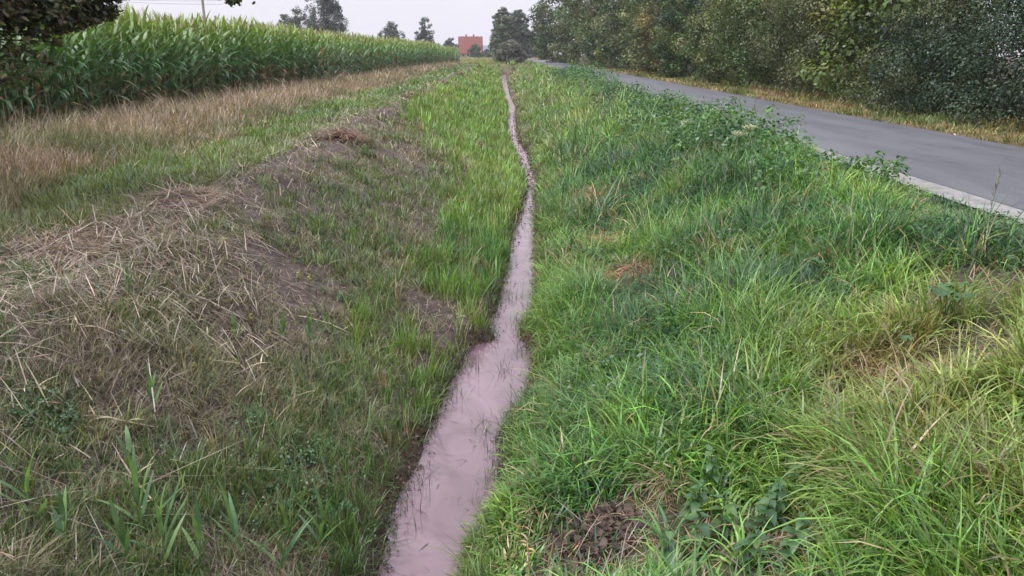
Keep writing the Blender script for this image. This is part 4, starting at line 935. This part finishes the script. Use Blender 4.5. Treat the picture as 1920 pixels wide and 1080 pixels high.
def at_depth(px, py, d): rr = ray(px, py); t = d/rr[1]; return np.array([rr[0]*t, d, rr[2]*t+CAM_H])
cl = []                                                # branch ends seen in the photo
for px, py, d, r in ((10, 5, 8.5, .35), (60, 20, 8.6, .34), (105, 8, 8.8, .32), (150, 20, 9.0, .26), (190, 12, 9.2, .20), (120, 40, 8.9, .20), (175, 32, 9.1, .13), (205, 28, 9.2, .08),
                    (40, -30, 8.7, .4), (120, -30, 9.0, .4), (190, -30, 9.2, .3), (230, -40, 9.3, .3), (20, 58, 8.5, .20), (60, 66, 8.6, .17), (90, 62, 8.7, .14), (20, 85, 8.4, .18), (60, 100, 8.5, .14), (100, 78, 8.7, .09),
                    (15, 120, 8.4, .17), (50, 128, 8.5, .14), (95, 118, 8.6, .08), (15, 150, 8.3, .15), (50, 150, 8.4, .09), (-40, 60, 8.2, .35), (-50, 120, 8.2, .3), (-60, 10, 8.2, .4)):
    cl.append((at_depth(px, py, d), r*(.92 if py < 50 else .85), True if py < 50 else 'thin'))
rr = np.random.default_rng(77)
for i in range(110):                                   # the rest of the crown, above and outside the frame
    a = rr.random()*2*PI; q = rr.random()**.5*3.6; z = rr.uniform(2.6, 8.0); f = 1-((z-4.5)/4.5)**2*.7
    p = np.array([ox+math.cos(a)*q*f, oy+math.sin(a)*q*f, z])
    if p[1] > 0 and abs(p[0]/max(p[1], .1)) < .78 and z < CAM_H+.10*p[1]+.25: continue
    cl.append((p, .5, False))
acc = Acc()
for p, r, seen in cl:
    n = int((6800 if seen is True else 1200 if seen else 900)*r**2)+14
    d = rng.normal(size=(n, 3)); d /= np.linalg.norm(d, axis=1)[:, None]; P = p+d*(r*rng.random(n)**.5)[:, None]*np.array([1.2, 1.2, .8]) - np.array([ox, oy, gz(ox, oy)-.05])
    nn = d*.5+rng.normal(0, .5, (n, 3)); nn[:, 2] += .7
    acc.add(*oak_leaves(P, nn, .078*rng.uniform(.6, 1.2, n), pal(n, OAKC, .35)))
link('crown', acc.mesh('crown', M_LEAF), oak)
acc = Acc(); o0 = np.array([ox, oy, gz(ox, oy)-.05])
acc.add(*tube([(0, 0, -.1), (.05, 0, 1.5), (.0, .1, 3.2), (.1, 0, 6.5)], [.30, .23, .18, .06], 12))
for i, (p, r, seen) in enumerate(cl):
    if seen or i % 4 == 0:
        e = p-o0; b = np.array([.03, .03, min(max(e[2]*.75, 1.4), 6.)]); m1 = b+(e-b)*.5+np.array([0, 0, .25 if seen else -.1]); acc.add(*tube([b, m1, e], [.045, .022, .006], 6))
V, Q, C = acc.get(); link('trunk', write_mesh('trunk', V, Q, None, M_BARK), oak)
# hanging twig from the crown above
tw = at_depth(437, 6, 8.0); e = tw-o0; acc = Acc()
acc.add(*tube([(.1, 0, 4.2), e+np.array([-.8, -.1, 1.1]), e+np.array([-.02, 0, .35]), e], [.03, .015, .006, .002], 6))
V, Q, C = acc.get(); link('twig', write_mesh('twig', V, Q, None, M_BARK), oak)
n = 60; P = e+rng.normal(0, .05, (n, 3))*np.array([1.0, .8, .6])+np.array([0, 0, .03]); nn = rng.normal(0, .6, (n, 3)); nn[:, 2] += .4
link('twig_leaves', write_mesh('twig_leaves', *oak_leaves(P, nn, .075*rng.uniform(.6, 1.1, n), pal(n, OAKC[:3], .2)), M_LEAF), oak)

# ------------------------------------------------------------------ farmhouse, barn, pole and wires
M_ROOF = solid_mat('red_roof_tiles', (.135, .036, .034), (.185, .055, .048), 1.2, .8, .0)
nt = M_ROOF.node_tree; b = [n for n in nt.nodes if n.type == 'BSDF_PRINCIPLED'][0]; tc = [n for n in nt.nodes if n.type == 'TEX_COORD'][0]
wv = nt.nodes.new('ShaderNodeTexWave'); wv.inputs['Scale'].default_value = 1.1; wv.bands_direction = 'X'; bp = nt.nodes.new('ShaderNodeBump'); bp.inputs['Strength'].default_value = .6; bp.inputs['Distance'].default_value = .08
nt.links.new(tc.outputs['Object'], wv.inputs['Vector']); nt.links.new(wv.outputs['Fac'], bp.inputs['Height']); nt.links.new(bp.outputs[0], b.inputs['Normal'])
M_BRICK = solid_mat('pale_brick', (.30, .20, .19), (.40, .28, .26), 3., .9, .2)
M_DBRICK = solid_mat('red_brick', (.20, .075, .065), (.28, .11, .09), 3., .9, .2)
M_SLATE = solid_mat('slate', (.12, .14, .19), (.17, .19, .25), 2., .7, .2)
M_WHITE = solid_mat('white_paint', (.6, .6, .6), (.75, .75, .75), 3., .6, 0)
M_GLASS = solid_mat('window_glass', (.03, .035, .045), (.06, .07, .08), 3., .15, 0)
M_POLE = solid_mat('weathered_wood', (.22, .21, .20), (.33, .32, .30), 8., .9, .3, stretch=(1, 1, .1))
def cbox(name, mat, parent, *boxes):
    acc = Acc(); [acc.add(*box(*q)) for q in boxes]; V, Q, C = acc.get(); return link(name, write_mesh(name, V, Q, None, mat, smooth=False), parent)
def gable(name, mat, parent, x0, x1, y0, y1, ze, zr, th=.25, ov=.3):
    ym = (y0+y1)/2; sl = (zr-ze)/(ym-y0); V = []
    prof = [(y0-ov, ze-ov*sl), (ym, zr), (y1+ov, ze-ov*sl), (y1+ov, ze-ov*sl-th), (ym, zr-th), (y0-ov, ze-ov*sl-th)]
    for x in (x0-ov, x1+ov): V += [(x, a, z) for a, z in prof]
    Q = [(0, 1, 7, 6), (1, 2, 8, 7), (2, 3, 9, 8), (3, 4, 10, 9), (4, 5, 11, 10), (5, 0, 6, 11), (0, 5, 4, 1), (1, 4, 3, 2), (6, 7, 10, 11), (7, 8, 9, 10)]
    return link(name, write_mesh(name, np.array(V, float), np.array(Q), None, mat, smooth=False), parent)
def gabled_walls(mat, parent, x0, x1, y0, y1, ze, zr):
    ym = (y0+y1)/2; V = []
    for x in (x0, x1): V += [(x, y0, 0), (x, y0, ze), (x, ym, zr), (x, y1, ze), (x, y1, 0)]
    Q = [(0, 1, 6, 5), (3, 4, 9, 8), (0, 5, 9, 4)]; T = [(0, 4, 1), (1, 4, 3), (1, 3, 2), (5, 6, 9), (6, 8, 9), (6, 7, 8)]
    return link('wall', write_mesh('wall', np.array(V, float), np.array(Q), None, mat, T=np.array(T), smooth=False), parent)
D = 280.; s = D/FPX; hz = fz(D)
house = empty('farmhouse', (far(885, D), D, hz), 'farmhouse with large steep red tiled roof beyond the field', 'house')
hw = 22*s-.3; ze = (97-98)*s+CAM_H-hz; zr = (97-70.5)*s+CAM_H-hz
gabled_walls(M_BRICK, house, -hw+.1, hw-.1, 0, 9, ze, zr-.35)
rf = gable('roof', M_ROOF, house, -hw, hw, 0, 9, ze, zr)
for cx in (-hw*.38, hw*.28): cbox('chimney', M_DBRICK, rf, (cx, 4.6, zr+.15, .55, .55, 1.0))
for cx in (-hw*.6, -hw*.2, hw*.2, hw*.6):
    w = cbox('window', M_WHITE, house, (cx, -.03, ze*.5, .95, .10, 1.2)); cbox('pane', M_GLASS, w, (cx, -.10, ze*.5, .78, .04, 1.02))
D2 = 300.; s2 = D2/FPX; hz2 = fz(D2)
barn = empty('barn', (far(918, D2), D2, hz2), 'low red brick barn with blue grey roof right of the farmhouse', 'barn')
bw = 12*s2; gabled_walls(M_DBRICK, barn, -bw+.1, bw-.1, 0, 8, 2.2, 3.9); gable('roof', M_SLATE, barn, -bw, bw, 0, 8, 2.3, (97-86)*s2+CAM_H-hz2)
cbox('door', M_WHITE, barn, (bw*.5, -.03, 1.0, 1.6, .08, 2.0))
# utility pole and its wires
D3 = 62.; xp = far(417, D3)
pole = empty('utility_pole', (xp, D3, gz(xp, D3)), 'thin grey utility pole standing in the corn field', 'pole')
V, Q, C = tube([(0, 0, -.3), (0, 0, 4.), (0, 0, 8.2)], [.12, .10, .075], 10); link('mast', write_mesh('mast', V, Q, None, M_POLE), pole)
cbox('crossarm', M_POLE, pole, (0, -.10, 7.8, 1.7, .09, .11))
for cx in (-.75, -.25, .25, .75):
    V, Q, C = tube([(cx, -.10, 7.86), (cx, -.10, 7.92), (cx, -.10, 8.03)], [.035, .05, .02], 8); link('insulator', write_mesh('insulator', V, Q, None, M_WHITE), pole)
M_WIRE = solid_mat('wire', (.16, .16, .17), (.2, .2, .21), 3., .6, 0)
for k, (pa, pb) in enumerate((((150, -3), (417, 8)), ((150, -6), (417, 1)))):
    a = at_depth(pa[0], pa[1], D3+12); c = at_depth(pb[0], pb[1], D3); pts = [a+(c-a)*t-np.array([0, 0, .35*4*t*(1-t)*.4]) for t in np.linspace(-.4, 1, 12)]
    pts = np.array(pts); V, Q, C = tube(pts-pts[-1], [.012]*12, 5); o = link('power_line', write_mesh('power_line', V, Q, None, M_WIRE), loc=pts[-1])
    tagp(o, ['lower thin power line running left from the pole', 'upper thin power line running left from the pole'][k], 'wire', 'power lines at the top left')

# ------------------------------------------------------------------ haze
M_HAZE, nt, out = new_mat('haze'); pv = nt.nodes.new('ShaderNodeVolumePrincipled')
pv.inputs['Color'].default_value = (.90, .90, .98, 1); pv.inputs['Density'].default_value = .00045; pv.inputs['Anisotropy'].default_value = .2
nt.links.new(pv.outputs[0], out.inputs['Volume'])
V, Q, C = box(0, 340, 9.5, 500, 740, 30); V[:, 2] = np.where(V[:, 2] > 0, 19., -4.0)
o = link('haze', write_mesh('haze', V, Q, None, M_HAZE, smooth=False)); tagp(o, 'thin pale evening haze over the fields', 'haze', kind='stuff')

# ------------------------------------------------------------------ sky, sun, camera
SUN_EL, SUN_AZ = math.radians(56), math.radians(248)      # soft light from behind left
w = bpy.data.worlds.new('World'); scene.world = w; w.use_nodes = True; nt = w.node_tree; nt.nodes.clear(); N = nt.nodes; L = nt.links
out = N.new('ShaderNodeOutputWorld'); bg = N.new('ShaderNodeBackground'); bg.inputs['Strength'].default_value = .1
sky = N.new('ShaderNodeTexSky'); sky.sky_type = 'NISHITA'; sky.sun_disc = False; sky.sun_elevation = SUN_EL; sky.sun_rotation = SUN_AZ; sky.air_density = 1.; sky.dust_density = 2.
tc = N.new('ShaderNodeTexCoord'); sp = N.new('ShaderNodeSeparateXYZ'); L.new(tc.outputs['Generated'], sp.inputs[0])
rp = N.new('ShaderNodeValToRGB'); el = rp.color_ramp.elements
el[0].position = 0.; el[0].color = (5.6/20, 5.5/20, 6.2/20, 1); el[1].position = 1.; el[1].color = (.80, .80, .85, 1)
e = el.new(.12); e.color = (6.1/20, 5.95/20, 6.6/20, 1)
L.new(sp.outputs['Z'], rp.inputs[0])
sc = N.new('ShaderNodeVectorMath'); sc.operation = 'SCALE'; sc.inputs['Scale'].default_value = 20; L.new(rp.outputs[0], sc.inputs[0])
nz = N.new('ShaderNodeTexNoise'); nz.inputs['Scale'].default_value = 2.5; nz.inputs['Detail'].default_value = 4; L.new(tc.outputs['Generated'], nz.inputs['Vector'])
mr = N.new('ShaderNodeMapRange'); mr.inputs[1].default_value = .3; mr.inputs[2].default_value = .7; mr.inputs[3].default_value = .86; mr.inputs[4].default_value = .97; L.new(nz.outputs['Fac'], mr.inputs[0])
mx = N.new('ShaderNodeMix'); mx.data_type = 'RGBA'; L.new(mr.outputs[0], mx.inputs[0]); L.new(sky.outputs[0], mx.inputs[6]); L.new(sc.outputs[0], mx.inputs[7])
L.new(mx.outputs[2], bg.inputs['Color']); L.new(bg.outputs[0], out.inputs[0])
sun = bpy.data.lights.new('sun', 'SUN'); sun.energy = 2.0; sun.angle = math.radians(10); sun.color = (1, .94, .85)
so = bpy.data.objects.new('sun', sun); COL.objects.link(so); so.location = (-20, -20, 30)
dv = Vector((math.sin(SUN_AZ)*math.cos(SUN_EL), math.cos(SUN_AZ)*math.cos(SUN_EL), math.sin(SUN_EL)))
so.rotation_euler = dv.to_track_quat('Z', 'Y').to_euler()
cam = bpy.data.cameras.new('camera'); cam.sensor_width = 36; cam.lens = FPX/1920*36; cam.clip_end = 2000; cam.clip_start = .05
co = bpy.data.objects.new('camera', cam); COL.objects.link(co); co.location = (0, 0, CAM_H); co.rotation_euler = (PI/2-PITCH, 0, -YAW)
scene.camera = co
scene.view_settings.view_transform = 'Standard'; scene.view_settings.look = 'None'; scene.view_settings.exposure = 0.66
c = scene.cycles; c.max_bounces = 5; c.diffuse_bounces = 3; c.glossy_bounces = 2; c.transmission_bounces = 4; c.volume_bounces = 0; c.transparent_max_bounces = 4
c.caustics_reflective = False; c.caustics_refractive = False
print('BLADES', total)
